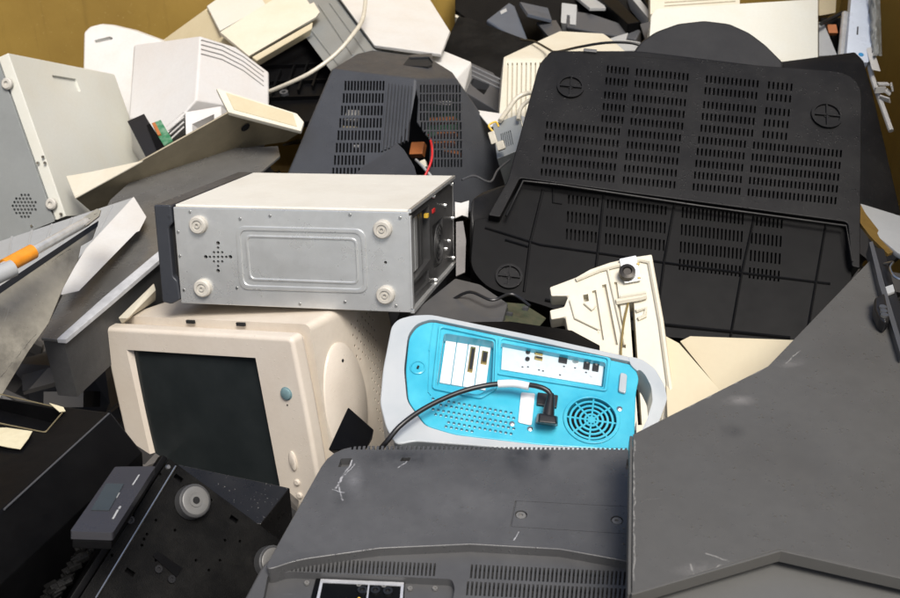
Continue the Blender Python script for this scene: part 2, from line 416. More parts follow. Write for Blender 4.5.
c.part('base_plate', bx((-.0015, HY/2, -.03-(HZ-.03)/2-.001), (.003, HY, HZ-.03)), M['greygreen'], bev=.0008, cuts=[hb])
for u, v in ((8, 84), (52, 204)):
    p = c.on(u, v, 0, (-.003, 0, 0), n_)
    c.part('foot', lathe(bmesh.new(), [(.014, 0), (.014, .006), (.011, .009), (.006, .009), (.005, .005)], aimz(p, n_)), M['foot'])
for u, v in ((38, 163), (43, 157), (45, 163), (61, 214), (32, 226)):
    c.part('screw', lathe(bmesh.new(), [(.004, 0), (.003, .003)], aimz(c.on(u, v, 0, (-.003, 0, 0), n_), n_), 10), M['steel'])

# --- white monitor shell with curved top, far left
pf = plane((84, 30, 3.38), (160, 38, 3.30), (129, 118, 3.22))
o = [(84, 33), (90, 27), (100, 24.5), (112, 25.5), (135, 31), (165, 42), (168, 90), (140, 130), (82, 120)]
a = [pf(*q) for q in o]; back = V((-.15, 1, -.25)).normalized()*.11
F = frame(a[0], a[4], a[-1]); I = F.inverted()
s = T('monitor_shell', 'white curved-top monitor shell leaning against ochre wall behind the ivory case', 'monitor', F)
cb = pr(rnd(s.xy([(94, 40.5), (110, 36.5), (113, 38), (112, 40), (96, 43.5)]), .004), -.012, .02) if s.W(CAM).z > 0 else pr(rnd(s.xy([(94, 40.5), (110, 36.5), (113, 38), (112, 40), (96, 43.5)]), .004), -.02, .012)
s.part('shell', hull([s.W(p) for p in a]+[s.W(p+back*.55+V((.0, 0, 0))) for p in a], 1), M['white'], bev=.006, seg=3, cuts=[cb])
sg = hull([P(84, 34, 3.385), P(82, 120, 3.24), P(78, 60, 3.42), P(86, 30, 3.44), P(96, 90, 3.40)], 1)

# --- white monitor with grooves
pa = plane((134, 45, 3.02), (200.5, 36, 2.88), (196, 100, 2.76))
pb = plane((200.5, 36, 2.88), (196, 100, 2.76), (269, 72, 2.98))
pcf = plane((196, 100, 2.76), (228, 103, 2.85), (168, 150, 2.76))
top = [pa(134, 45), pa(200.5, 36), pa(196, 100), pa(165, 135), pa(129, 118), pb(236, 47), pb(269, 72), pb(269, 108), pb(232, 106)]
F = frame(pb(200.5, 36), pb(269, 72), pb(215, 10)); mo = T('crt_monitor', 'dirty white crt monitor housing with four curved grooves beside the ivory case', 'crt monitor', F)
bk = V((-.2, .55, -.75)).normalized()*.24
gr = bmesh.new()
for k in range(4):
    dy = k*4.6
    ln = [(201, 39.5+dy), (222, 45.2+dy), (243, 56+dy), (264, 71.8+dy)]
    ln2 = [(u, v+1.4) for u, v in ln]
    q = mo.xy(ln+ln2[::-1]); prism(gr, q, -.006, .006)
body = hull([mo.W(p) for p in top]+[mo.W(p+bk) for p in top], 4)
rc_ = bmesh.new(); q = [mo.W(pa(u, v)) for u, v in ((168, 128), (186, 112), (186, 124), (172, 137))]
mo.part('housing', body, M['white2'], bev=.006, seg=3, cuts=[gr])
pl_ = plane((186, 110, 2.755), (222, 104, 2.78), (186, 150, 2.70))
rl = hull([mo.W(pl_(*q)) for q in ((185, 112), (221, 106), (222, 125), (186, 150))]+[mo.W(pl_(*q)+V((.03, .06, -.06))) for q in ((185, 112), (221, 106), (222, 125), (186, 150))], 2)
cc = hull([mo.W(pl_(*q)+V((0, -.01, .01))) for q in ((190, 124), (212, 114), (212, 126), (190, 142))]+[mo.W(pl_(*q)+V((.02, .03, -.03))) for q in ((190, 124), (212, 114), (212, 126), (190, 142))], 2)
mo.part('rear_socket', rl, M['white2'], bev=.002, cuts=[cc])
rbm = bmesh.new()
for k in range(4):
    p0 = pa(167+k*1.5, 126+k*4.2); p1 = pa(184, 112+k*5)
    tube(rbm, [mo.W(p0), mo.W(p1)], .0022, 6, 1)
mo.part('rib', rbm, M['white2'])

# --- tan case cover tipped over
cv = T('case_cover', 'tan folded steel case cover tipped with its dark inside facing out', 'case cover', frame((75, 198, 2.50), (228, 113, 2.62), (180, 200, 2.80)))
pi = plane((75, 198, 2.50), (228, 113, 2.62), (180, 192, 2.75))
nn = (pi(228, 113)-pi(75, 198)).cross(pi(180, 192)-pi(75, 198)).normalized()
if nn.dot(CAM-pi(180, 150)) > 0: nn = -nn
def plate(Tt, f, px, th, away):
    a = [f(*q) for q in px]; bm = bmesh.new(); A = [bm.verts.new(Tt.W(p)) for p in a]; B = [bm.verts.new(Tt.W(p+away*th)) for p in a]
    bm.faces.new(A[::-1]); bm.faces.new(B); n = len(a)
    for i in range(n): bm.faces.new((A[i], A[(i+1) % n], B[(i+1) % n], B[i]))
    return bm
cv.part('panel', plate(cv, pi, [(75, 198), (228, 113), (302, 131.5), (286, 142), (232, 150), (190, 190), (150, 220), (95, 215)], .004, nn), M['tanin'], bev=.001)
pfl = plane((228, 113, 2.615), (300, 131, 2.60), (216, 88, 2.66))
fn = (pfl(300, 131)-pfl(228, 113)).cross(pfl(216, 88)-pfl(228, 113)).normalized()
if fn.dot(CAM-pfl(260, 110)) > 0: fn = -fn
fl = cv.part('flange', plate(cv, pfl, [(228, 112), (216, 88), (297, 113.5), (304, 122), (301, 131)], .012, fn), M['cream'], bev=.002)
cv.part('inset_strip', plate(cv, lambda u, v: pfl(u, v)-fn*.0015, [(234, 110), (226, 93), (293, 114), (297, 127)], .003, fn), M['tan'], bev=.0006, parent=fl)
pg = plane((75, 198, 2.497), (143, 158, 2.545), (66, 176, 2.60))
gn = V((0, .3, -1)).normalized()
cv.part('flange', plate(cv, pg, [(75, 198), (66, 176), (90, 172), (143, 160.5)], .004, gn), M['cream'], bev=.001)
cv.part('torn_hole', lathe(bmesh.new(), [(.004, 0), (.013, .001), (.004, .0025)], aimz(cv.W(pi(245, 127)-nn*.0015), -(cv.I.to_3x3() @ nn)), 9), M['hole'])

# --- edge connector with green board
ec = T('connector_block', 'black edge connector block with small green circuit board resting on tan cover', 'electronic part', frame((145, 157, 2.60), (163, 150, 2.60), (127, 120, 2.72)))
ec.part('block', pr(ec.xy([(127, 121), (144, 113.5), (165, 150), (146, 158)]), -.03, 0), M['rubber'], bev=.002)
ec.part('block', pr(ec.xy([(147.5, 127), (151, 125), (166, 149), (158, 153)]), -.02, .006), M['black2'], bev=.001)
gb = ec.part('circuit_board', pr(ec.xy([(152, 124), (161, 120.5), (173, 141), (163, 147)]), -.004, .002), M['board'])
ec.part('chip', pr(ec.xy([(153, 125), (156, 124), (162, 136), (159, 137)]), .0022, .006), M['copper'], parent=gb)

# --- tan desktop unit
pt = plane((220, 32, 3.200), (307, 0, 3.300), (249, 56, 3.070))
du = T('desktop_computer', 'yellowed tan desktop computer tilted on top of the heap by ochre wall', 'desktop computer', frame((249, 56, 3.070), (320, 12, 3.170), (220, 32, 3.200)))
aw = V((-.3, .45, -.85)).normalized()
du.part('front_panel', plate(du, pt, [(220, 32), (285, -8), (305, -3), (310, 4), (314, 2), (320, 12), (316, 17), (249, 56)], .012, aw), M['cream'], bev=.002)
pb2 = plane((205, 7, 3.370), (223, 41, 3.210), (161, 39, 3.450))
cp = [(205, 7), (223, 42), (161, 39), (175, 60)]
h1 = [pb2(*q) for q in cp]+[P(280, -25, 3.500), P(248, 52, 3.105), P(312, 14, 3.220), P(250, -20, 3.550)]
du.part('body', hull([du.W(p+aw*.013) for p in h1]+[du.W(p+aw*.09) for p in h1], 3), M['tan'], bev=.003)
p3 = plane((206, 8, 3.350), (264, 5, 3.320), (219, 31, 3.220))
du.part('top_cover', plate(du, p3, [(207, 6), (221, -4), (258, -8), (266, 5), (220, 31)], .01, aw), M['ivory'], bev=.002)
pk = plane((251, 57, 3.065), (313, 21, 3.150), (256, 62, 3.070))
du.part('drive_bay', plate(du, pk, [(252, 57), (313, 22), (312, 29), (257, 61)], .03, aw), M['tan'], bev=.002)
du.part('screw', lathe(bmesh.new(), [(.006, -.002), (.004, .003)], aimz(du.W(pb2(212, 14)), -(du.I.to_3x3() @ aw)), 8), M['copper'])

# --- white tower lying at the top centre
wt = T('computer_tower', 'white pc tower with grey-green underside lying at top behind charcoal monitor', 'computer tower', frame((375, 45, 2.95), (450, 31, 3.1), (341, 0, 3.3)))
pw = plane((375, 45, 2.95), (341, 0, 3.3), (446, 45, 3.02)); pgz = plane((375, 45, 2.95), (341, 0, 3.3), (331, 68, 2.93))
wa = [pw(374, 45), pw(325, -22), pw(414, -26), pw(450, 31), pw(441, 54)]
ga = [pgz(331, 68), pgz(283, 5), pgz(270, -15)]
dn = V((.15, .35, -.95)).normalized()
wt.part('side_panel', hull([wt.W(p) for p in wa]+[wt.W(p+dn*.012) for p in wa], 3), M['white'], bev=.003)
gg = [pgz(373.5, 46), pgz(330, 68), pgz(283, 5), pgz(322, -18)]
wt.part('base_plate', hull([wt.W(p+dn*.013) for p in gg]+[wt.W(p+dn*.12+V((.05, 0, 0))) for p in gg]+[wt.W(wa[3]+dn*.1)], 3), M['greygreen'], bev=.002)
rbm = bmesh.new()
for (u0, v0, u1, v1) in ((318, 2, 352, 52), (329, 0, 364, 48), (305, 20, 338, 62)):
    tube(rbm, [wt.W(pgz(u0, v0)+dn*.012), wt.W(pgz(u1, v1)+dn*.012)], .003, 6, 1)
wt.part('pressed_rib', rbm, M['greygreen'])

# --- white box behind the charcoal monitor
solid('plastic_box', 'plain white plastic box wedged right behind the charcoal broken monitor', 'box', [(363, 56, 2.98), (374, 43, 3.08), (440, 49, 3.08), (472, 62, 3.02), (463, 97, 2.95), (455, 80, 2.93), (420, 66, 2.92)], (0, .3, -1), .09, M['white'], bev=.005)
# --- white cable across the gap
single('power_cable', 'thick cream cable hanging from white tower down to the grooved monitor', 'cable', tube(bmesh.new(), [P(366, -8, 3.10), P(363, 18, 3.0), P(352, 36, 2.93), P(335, 55, 2.9), P(312, 72, 2.88), P(290, 83, 2.9), P(266, 93, 2.97)], .0058, 10, 6), M['cable'])

# --- black chassis in the gap
bc = T('plastic_chassis', 'black ribbed plastic chassis deep in the gap under the tan desktop', 'plastic casing', frame((262, 110, 3.0), (325, 108, 2.98), (280, 40, 3.3)))
bc.part('tray', pr(bc.xy([(240, 125), (335, 120), (340, 60), (305, 25), (245, 50)]), -.02, 0), M['black2'], bev=.003)
r_ = bmesh.new()
for k in range(5): box(r_, V(bc.on(262+k*14, 92-k*4))+V((0, 0, .008)), (.006, .16, .016), None)
for k in range(3): box(r_, V(bc.on(290, 100-k*16))+V((0, 0, .006)), (.26, .006, .012), None)
bc.part('rib', r_, M['black2'])
bc.part('boss', lathe(bmesh.new(), [(.012, 0), (.012, .02), (.006, .02), (.006, .01)], aimz(bc.on(285, 98, .0), (0, 0, 1))), M['mgrey'])

# --- charcoal broken monitor
K = {'lt': (332, 68.6, 2.70), 'ct': (415.5, 78.8, 2.60), 'rt': (456, 78, 2.72), 'lb': (283.4, 173, 2.62), 'cb': (409, 182, 2.47), 'rb': (510, 185, 2.60)}
pL = plane(K['lt'], K['ct'], K['lb']); pR = plane(K['ct'], K['rt'], (409, 182, (pL(409, 182)-CAM).dot(FW)))
pT = plane(K['lt'], K['ct'], K['rt'])
dm = T('broken_monitor', 'charcoal crt monitor back with smashed vents and wires showing through', 'crt monitor', frame(P(*K['lb']), pL(409, 182), P(*K['lt'])))
ext = lambda f, u, v: f(u, v)
low = [pL(274, 205), pL(407.3, 210), pR(523, 215)]
outer = [pL(332, 68.6), pL(415.5, 78.8), pR(456, 78), pR(464, 90), pR(491, 128)]+low+[P(357, 53.5, 2.88), P(372, 50, 2.94), P(430, 58, 2.92), P(452, 72, 2.82), P(300, 180, 3.1), P(500, 160, 3.1)]
lo = [dm.W(p) for p in outer]; cen = sum(lo, V())/len(lo)
inner = [cen+(p-cen)*.982 for p in lo]; 
sl_ = bmesh.new()
# left face slots, rows of 14
Tl = dm
rows = 8
for j in range(rows):
    v0 = 81+j*12.4; 
    uL = 345.5-(j*1.75); uR = 383.5-(j*.9)
    cnt = 13
    for i in range(cnt):
        u = uL+(uR-uL)*i/(cnt-1)
        if u > 366-j*.0 and j >= 6 and u > 352+ (7-j)*8: continue
        p = [V(Tl.on(u-.95, v0)), V(Tl.on(u+1.05, v0)), V(Tl.on(u+.7, v0+9.6)), V(Tl.on(u-1.3, v0+9.6))]
        prism(sl_, [q[:2] for q in p], -.03, .03)
MR = frame(pR(415.5, 80), pR(456, 78), pR(420, 20)); IR = MR.inverted(); L2 = dm.I @ MR
for j in range(9):
    for i in range(13):
        u = 421+i*3.25+(0 if j < 4 else .2*j); v0 = 85+j*9.3
        f = lambda uu, vv: (IR @ pR(uu, vv))[:2]
        prism(sl_, [f(u-1.0, v0), f(u+1.0, v0), f(u+1.0, v0+7.7), f(u-1.0, v0+7.7)], -.03, .03, L2)
brk = [(414.5, 100), (416.5, 88), (419, 100), (417.5, 122), (424, 132), (431, 141), (430, 163), (424, 178), (417, 176), (411, 160), (405, 157), (407, 140), (412, 120)]
bq = [(IR @ pR(u, v)) for u, v in brk]
bk_ = pr([q[:2] for q in bq], -.05, .05, L2)
shell = dm.part('rear_shell', hull(lo, 3), M['char'], bev=.006, seg=3, cuts=[hull(inner, 3), sl_, bk_])
# ribs on the left face beside the slots
rb_ = bmesh.new()
for i in range(8):
    u = 388+i*3.3
    p0 = Tl.on(u+.3, 84+i*.4); p1 = Tl.on(u-5.5+i*.2, 152-i*1.5)
    d = V(p1)-V(p0); box(rb_, (0, 0, 0), (.0042, d.length, .009), Matrix.Translation((V(p0)+V(p1))/2) @ Matrix.Rotation(math.atan2(d.x, -d.y), 4, 'Z'))
dm.part('vent_rib', rb_, M['char'])
# torn flap
fl_ = [(352, 176), (366, 165), (384, 154), (397, 143), (404, 150), (414, 166), (418, 180), (380, 190), (345, 190)]
pF = plane((352, 176, 2.50), (397, 143, 2.50), (418, 180, 2.38))
dm.part('torn_flap', plate(dm, pF, fl_, .004, V((0, 1, -.4)).normalized()), M['char'], bev=.001, label='torn piece of charcoal casing bent outward')
# moulding on top and innards
pTt = plane(K['lt'], K['ct'], (430, 58, 2.92))
dm.part('recess_shade', plate(dm, lambda u, v: pTt(u, v)+V((0, 0, .004)), [(394, 63.5), (400, 59), (431, 58), (432, 66), (428, 68), (404, 67)], .02, V((0, .2, -1)).normalized()), M['hole'], bev=.001)  # near-black slab on the surface paints the shade of a recess
dm.part('recess_lip', plate(dm, lambda u, v: pTt(u, v)+V((0, 0, .010)), [(410, 58.5), (432, 57), (433, 66), (429, 60.5), (410, 61)], .006, V((0, .2, -1)).normalized()), M['char'], bev=.001)
def inside(name, u, v, d, s, mat, rz=0):
    dm.part(name, bx((0, 0, 0), s, Matrix.Translation(dm.W(P(u, v, d))) @ Matrix.Rotation(rz, 4, 'Z')), M[mat], bev=.002)
inside('circuit_board', 443, 118, 2.84, (.09, .10, .004), 'board', .3)
inside('bracket', 444, 92, 2.76, (.05, .018, .004), 'white'); inside('bracket', 441, 103, 2.74, (.06, .012, .004), 'white')
inside('coil', 443, 121, 2.73, (.07, .012, .02), 'copper', .1); inside('coil', 447, 134, 2.71, (.05, .010, .02), 'copper', .1); inside('coil', 444, 144, 2.70, (.06, .006, .02), 'copper', .1)
inside('coil', 452, 153, 2.70, (.05, .01, .02), 'copper', -.2)
inside('coil', 418, 150, 2.66, (.035, .035, .02), 'copper', .1)
inside('bracket', 352, 116, 2.70, (.035, .03, .01), 'white')
inside('bracket', 350, 129, 2.69, (.04, .012, .01), 'tan')
inside('bracket', 356, 147, 2.67, (.02, .008, .01), 'white')
inside('plug', 424, 165, 2.56, (.014, .022, .014), 'cable', .5)
dm.part('red_wire', tube(bmesh.new(), [dm.W(P(429, 135, 2.62)), dm.W(P(432, 148, 2.55)), dm.W(P(431, 162, 2.52)), dm.W(P(424, 178, 2.50))], .0028, 8), M['red'])
dm.part('grey_wire', tube(bmesh.new(), [dm.W(P(416, 160, 2.60)), dm.W(P(424, 168, 2.53)), dm.W(P(434, 180, 2.50))], .0035, 8), M['lgrey'])

# --- top centre clutter
sheet('black_cover', 'rough black plastic cover standing upright behind the grey bracket tray', 'plastic cover', ((441, 52, 3.2), (503, 76, 3.1), (460, 16, 3.3)), [(441, 52), (458, 16), (470, 18), (491, 26), (531, 41), (534, 46), (503, 78), (500, 100), (470, 90)], .03, M['granite'], bev=.004)
fr = T('bracket_tray', 'dark grey plastic bracket tray with square openings below black cover', 'plastic part', frame((467, 86, 3.02), (503, 108, 2.98), (471, 64, 3.12)))
cu = pr(rnd(fr.xy([(473, 78), (490, 85), (484, 95), (470, 84)]), .006), -.05, .05)
fr.part('frame', pr(fr.xy([(470, 62), (505, 78), (506, 108), (500, 113), (462, 90)]), -.03, 0), M['mgrey'], cuts=[cu], bev=.003)
r_ = bmesh.new()
for k in range(3): tube(r_, [V(fr.on(471, 66+k*4.5)), V(fr.on(505, 82+k*4.5))], .004, 6, 1)
fr.part('rail', r_, M['mgrey'])
solid('beige_monitor', 'small yellowed monitor housing at the top edge above the black cover', 'crt monitor', [(455, 6, 3.5), (460, -6, 3.6), (497, -6, 3.6), (500, 8, 3.5), (490, 20, 3.45), (455, 17, 3.45)], (0, .4, -1), .2, M['cream'], bev=.01, seg=3)
slh = T('slate_housing', 'slate blue plastic housing corner poking up beside the black cover', 'plastic casing', frame((486, 20, 3.3), (528, 40, 3.2), (510, 2, 3.4)))
slh.part('housing', pr(slh.xy([(486, 20), (509, 2), (515, 6), (529, 42), (520, 42)]), -.06, 0), M['bluegrey'], bev=.006, seg=3)
slh.part('label_plate', pr(slh.xy([(500, 12), (506, 9), (507, 12), (501, 15)]), .0004, .002), M['lgrey'])
sheet('grey_bar', 'long dark grey plastic bar crossing the top edge left of notched bar', 'plastic bar', ((525, -6, 3.5), (566, 10, 3.45), (526, 6, 3.5)), [(500, -16), (569, 7), (567, 19), (500, -4)], .05, M['mgrey'], bev=.004)
nb = T('notched_bar', 'grey moulded plastic bar with a notched light end at top centre', 'plastic bar', frame((565, 27, 3.35), (636, 38, 3.25), (567, 7, 3.42)))
nb.part('bar', pr(nb.xy([(567, 10), (590, 13), (641, 30), (636, 40), (566, 27)]), -.05, 0), M['mgrey'], bev=.005, seg=3)
nb.part('end_cap', pr(rnd(nb.xy([(562, 4), (577, 6), (576, 26), (561, 24)]), .004), -.055, .004), M['lgrey'], bev=.003, cuts=[pr(nb.xy([(567, 16), (570, 16.5), (570, 27), (566, 27)]), -.02, .03)])
for k, (q, lab, m) in enumerate([([(595, -6), (612, -6), (640, 22), (628, 24)], 'black plastic frame bar sloping down beside the notched bar', 'black2'), ([(628, -6), (636, -6), (654, 16), (648, 18)], 'thin grey metal strip between two black bars at top', 'lgrey'), ([(640, -8), (655, -8), (662, 8), (653, 14)], 'black plastic corner touching the beige slotted panel', 'black2')]):
    sheet('frame_bar', lab, 'plastic bar', ((q[0][0], q[0][1], 3.45), (q[1][0], q[1][1], 3.45), (q[3][0], q[3][1], 3.25)), q, .04, M[m], bev=.003)
sheet('black_casing', 'large black plastic panel lying flat behind the ribbed cream monitor', 'plastic cover', ((510, 40, 3.36), (650, 42, 3.34), (560, -10, 3.50)), [(500, 44), (660, 48), (665, -16), (455, -18), (455, 10)], .03, M['black2'], bev=.004)
sheet('plastic_wedge', 'small torn white plastic wedge between ribbed monitor and black bars', 'plastic shard', ((603, 44, 3.1), (628, 36, 3.15), (620, 47, 3.08)), [(600, 42), (618, 36), (628, 33), (626, 40), (640, 42), (645, 50), (604, 52)], .006, M['lgrey'])

# --- ribbed cream crt
rc2 = T('ribbed_monitor', 'cream crt monitor with vertical cooling ribs on its rear, beside the big black television', 'crt monitor', frame((500, 128, 2.77), plane((503.5, 57, 2.92), (548, 58, 2.90), (500, 128, 2.77))(546, 128), (503.5, 57, 2.92)))
pr1 = plane((503.5, 57, 2.92), (548, 58, 2.90), (500, 128, 2.77))
ptp = plane((503.5, 57, 2.92), (548, 58, 2.90), (559.5, 31, 3.15))
vs = [pr1(503.5, 57), pr1(549, 58), pr1(546, 135), pr1(497, 135), ptp(559.5, 31), ptp(604, 33.5), ptp(613, 40), ptp(630, 55), ptp(600, 60)]
dd = V((0, .8, -.6)).normalized()*.16
gcut = bmesh.new()
for i in range(9):
    u = 508+i*4.6
    prism(gcut, [V(rc2.on(u-.8, 63))[:2], V(rc2.on(u+.6, 63))[:2], V(rc2.on(u-.6, 126))[:2], V(rc2.on(u-2.2, 126))[:2]], -.008, .004)
rc2.part('housing', hull([rc2.W(p) for p in vs]+[rc2.W(p+dd) for p in vs], 3), M['cream'], bev=.005, seg=2, cuts=[gcut])
single('black_lead', 'thin black lead looped over the ribbed monitor and the television rim', 'cable', tube(bmesh.new(), [P(521, 40, 3.08), P(535, 42, 3.0), P(548, 49, 2.9), P(556, 52, 2.72), P(580, 47, 2.60), P(605, 43, 2.56), P(630, 43, 2.54), P(648, 48, 2.53)], .0032, 8), M['rubber'])

# --- power supply and leads
ps = T('power_supply', 'small grey metal power supply box with slotted side beside the television', 'power supply', frame((496, 159, 2.60), (526, 147, 2.60), (492.5, 124, 2.68)))
ps.part('housing', pr(ps.xy([(492.5, 124), (519, 114), (526.5, 147), (497, 159)]), -.10, 0), M['greygreen'], bev=.002, cuts=[ps.quad([(500, 134), (511, 130), (514, 144), (502, 149)], 6, 1, .45, 1, -.006, .01)])
ps.part('side_plate', pr(ps.xy([(520, 114), (534, 118), (531, 142), (527.5, 146)]), -.10, -.004), M['lgrey'], bev=.002)
single('white_lead', 'white lead arching up from the power supply over ribbed monitor', 'cable', tube(bmesh.new(), [P(500, 121, 2.66), P(508, 110, 2.70), P(517, 98, 2.72), P(529, 93, 2.72), P(538, 95, 2.70)], .0058, 10), M['cable'])
single('white_lead', 'shorter white lead running beside the arched one into the shade', 'cable', tube(bmesh.new(), [P(518, 120, 2.64), P(521, 108, 2.66), P(530, 100, 2.66), P(540, 98, 2.64)], .005, 10), M['cable'])
pg2 = T('white_plug', 'white connector plug with yellow wires hanging against the power supply', 'plug', aimz(P(493, 138, 2.58), (-.2, -.8, .5)))
pg2.part('housing', bx((0, 0, 0), (.016, .03, .012), Matrix.Rotation(.3, 4, 'Z')), M['cable'], bev=.002)
pg2.part('housing', bx((.012, -.024, 0), (.02, .022, .012), Matrix.Rotation(.3, 4, 'Z')), M['cable'], bev=.003)
pg2.part('yellow_wire', tube(bmesh.new(), [(0, .015, 0), (-.01, .03, .0), (.005, .04, -.01), (.012, .028, -.01)], .0025, 8), M['yellow'])
sheet('paper_scrap', 'crumpled white sheet lying between charcoal monitor and power supply', 'paper', ((480, 113, 2.76), (500, 113, 2.76), (485, 122, 2.72)), [(476, 110), (503, 114), (497, 124), (490, 127)], .003, M['white'])

# --- right back clutter
wc = T('white_case', 'large white case panel standing behind the dome of the black television', 'computer case', frame((650, 50, 2.95), (818, 50, 2.95), (652, 8, 3.05)))
wc.part('panel', pr(rnd(wc.xy([(648, 60), (651, 16), (656, 9), (818, -1), (818, 62)]), .008), -.14, 0), M['ivory'], bev=.004, seg=3)
vt = T('slotted_panel', 'yellowed panel with slanted slots peeking over the white case', 'monitor', frame((655, 12, 3.2), (735, 8, 3.2), (655, -12, 3.3)))
vt.part('panel', pr(vt.xy([(650, 14), (740, 8), (740, -16), (650, -16)]), -.05, 0), M['cream'], cuts=[vt.quad([(666, -9), (733, -12), (736, 3), (664, 8)], 1, 5, 1, .35, -.006, .01)], bev=.003)
solid('beige_box', 'tan box with a round knob at the top edge right of white case', 'box', [(819, -8, 3.3), (837, -8, 3.3), (836, 13, 3.2), (819, 16, 3.2)], (0, 1, -.5), .12, M['tan'], bev=.004)
bf = T('rod_frame', 'black metal frame with a silver rod standing behind the television corner', 'metal frame', frame((822, 60, 2.98), (850, 60, 2.98), (822, 15, 3.05)))
bf.part('rod', tube(bmesh.new(), [bf.W(P(845, 14, 3.04)), bf.W(P(841, 60, 2.94))], .010, 14, 1), M['chrome'])
bf.part('frame', tube(bmesh.new(), [bf.W(P(821, 24, 3.0)), bf.W(P(842, 13, 3.06))], .006, 8, 1), M['rubber'])
bf.part('frame', bx(bf.W(P(836, 42, 3.06)), (.07, .16, .02)), M['granite'], bev=.003)
bf.part('copper_part', bx(bf.W(P(832, 30, 3.03)), (.025, .03, .01)), M['copper'])
sheet('pale_shard', 'pale grey plastic shard leaning between white case and rod frame', 'plastic shard', ((820, 55, 2.96), (833, 55, 2.96), (820, 22, 3.05)), [(819, 22), (824, 24), (837, 55), (819, 56)], .008, M['lgrey'])
bl = T('bluish_panel', 'bluish white plastic panel with rounded corner and round blue sticker at right', 'plastic panel', frame((846, 58, 2.9), (868, 60, 2.9), (852, 0, 3.05)))
bl.part('panel', pr(rnd(bl.xy([(846, 60), (852, -10), (880, -10), (869, 63)]), .012), -.03, 0), plastic('bluish_white_plastic', (.62, .68, .76), .3, .2), bev=.004, seg=3)
bl.part('sticker', pr(circ(V(bl.on(861, 55))[:2], .007), .0004, .0016), flat('blue_sticker', (.05, .30, .60), .3))
bl.part('slot', pr(bl.xy([(857, 27), (858.5, 27), (858, 35), (856.5, 35)]), .0004, .0012), M['mgrey'])
# crumpled clear bag
bg_ = bmesh.new(); rn = random.Random(9); nu, nv = 10, 14; gg_ = {}
for i in range(nu+1):
    for j in range(nv+1):
        u = 868+12*i/nu+(j/nv)*2; v = -6+62*j/nv; gg_[i, j] = bg_.verts.new(P(u, v, 3.06-.12*j/nv+rn.uniform(-.014, .014)+.05*math.sin(i/nu*3.1)*-1))
for i in range(nu):
    for j in range(nv): bg_.faces.new((gg_[i, j], gg_[i+1, j], gg_[i+1, j+1], gg_[i, j+1]))
bmesh.ops.solidify(bg_, geom=bg_.faces[:], thickness=.002)
single('plastic_bag', 'crumpled grey-white plastic bag hanging against the ochre side wall', 'plastic bag', bg_, plastic('thin_plastic_film', (.52, .53, .50), .3, .4, (.3, .3, .28)), ang=180)
ws = single('plastic_strip', 'long curved white plastic strip hanging down along the ochre side wall', 'plastic strip', hull([P(866, 48, 2.93), P(873, 47, 2.93), P(881, 72, 2.86), P(872, 70, 2.86), P(868, 48, 2.95)], 1), M['white'], bev=.002)
bm = bmesh.new(); tube(bm, [P(869, 62, 2.92), P(873, 80, 2.88), P(881, 103, 2.83), P(891, 131, 2.78)], .007, 8)
bmesh.ops.scale(bm, vec=(1, 1, 1), verts=bm.verts)
single('curved_trim', 'white curved edge trim tapering down beside the black cabinet at right', 'plastic strip', bm, M['white'])
tr = bmesh.new()
for k, (u, v) in enumerate(((883, 84), (888, 92), (885, 99), (880, 90), (892, 87))):
    box(tr, (0, 0, 0), (.028, .016, .004), Matrix.Translation(P(u, v, 2.82)) @ Matrix.Rotation(k*1.1, 4, 'Z') @ Matrix.Rotation(.5*k, 4, 'X'))
single('torn_foam', 'torn bits of white foam sticking to the curved trim', 'foam', tr, M['white'])
# black cabinet behind the television, right
solid('black_cabinet', 'black television cabinet behind the right side of the slotted television back', 'television', [(780, 62, 2.72), (856, 52, 2.74), (864, 60, 2.70), (872, 88, 2.66), (902, 215, 2.46), (860, 215, 2.40), (790, 80, 2.66)], (-.05, .8, -.45), .22, M['black'], bev=.012, seg=4)
sheet('light_plate', 'light grey plastic plate lying at right edge below the black cabinet', 'plastic panel', ((861, 204, 2.36), (912, 220, 2.30), (877, 240, 2.20)), [(860, 203), (915, 220), (915, 262), (897, 252), (880, 238), (866, 222)], .012, M['lgrey'], bev=.003)
sheet('yellow_glint', 'thin amber strip standing for a yellow glint along the light grey plate', 'plastic strip', ((864, 214, 2.30), (890, 248, 2.18), (858, 222, 2.26)), [(858, 200), (866, 214), (880, 232), (893, 252), (888, 254), (870, 236), (858, 220)], .006, flat('painted_yellow_glint', (.16, .10, .03), .15))  # a yellow glint on the plate, built as a coloured strip

# ============================================================ BIG BLACK TELEVISION BACK
PT = ((520, 180, 2.30), (856, 215, 2.26), (545, 60, 2.44))
tv = T('television_back', 'big wet black television back with hundreds of slots and round crossed feet', 'television', frame(*PT))
up_ = rnd(tv.xy([(545, 50), (854, 74), (866, 92), (858, 262), (851, 226), (700, 203), (516, 180)]), [.05, .05, .02, .004, .01, 0, .004])
up_ = rnd(tv.xy([(543, 49.5), (862, 73), (860, 268), (852, 266), (848, 222), (520, 178), (500, 217), (488, 215), (508, 180)]), [.06, .07, .004, .004, .01, .006, .004, .004, .01])
vb = bmesh.new()
def slotrow(bm, a, b, r, slope=.098, base=69, dx=-1.35, dy=11.75, hh=7.2, T_=tv, z0=-.014, z=0, pitch=4.2, wd=1.9):
    n = max(1, round((b-a)/pitch))
    for i in range(n):
        u = a+(i+.5)*(b-a)/n
        uu = u+dx*r; vv = base+dy*r+(2.2 if r > 1 else 0)+(u-605)*slope
        if z: pass
        q = [(uu-wd/2, vv-hh/2), (uu+wd/2, vv-hh/2), (uu+wd/2-.6, vv+hh/2), (uu-wd/2-.6, vv+hh/2)]
        prism(bm, [V(T_.on(x, y, z))[:2] for x, y in q], z+z0, z+.01)
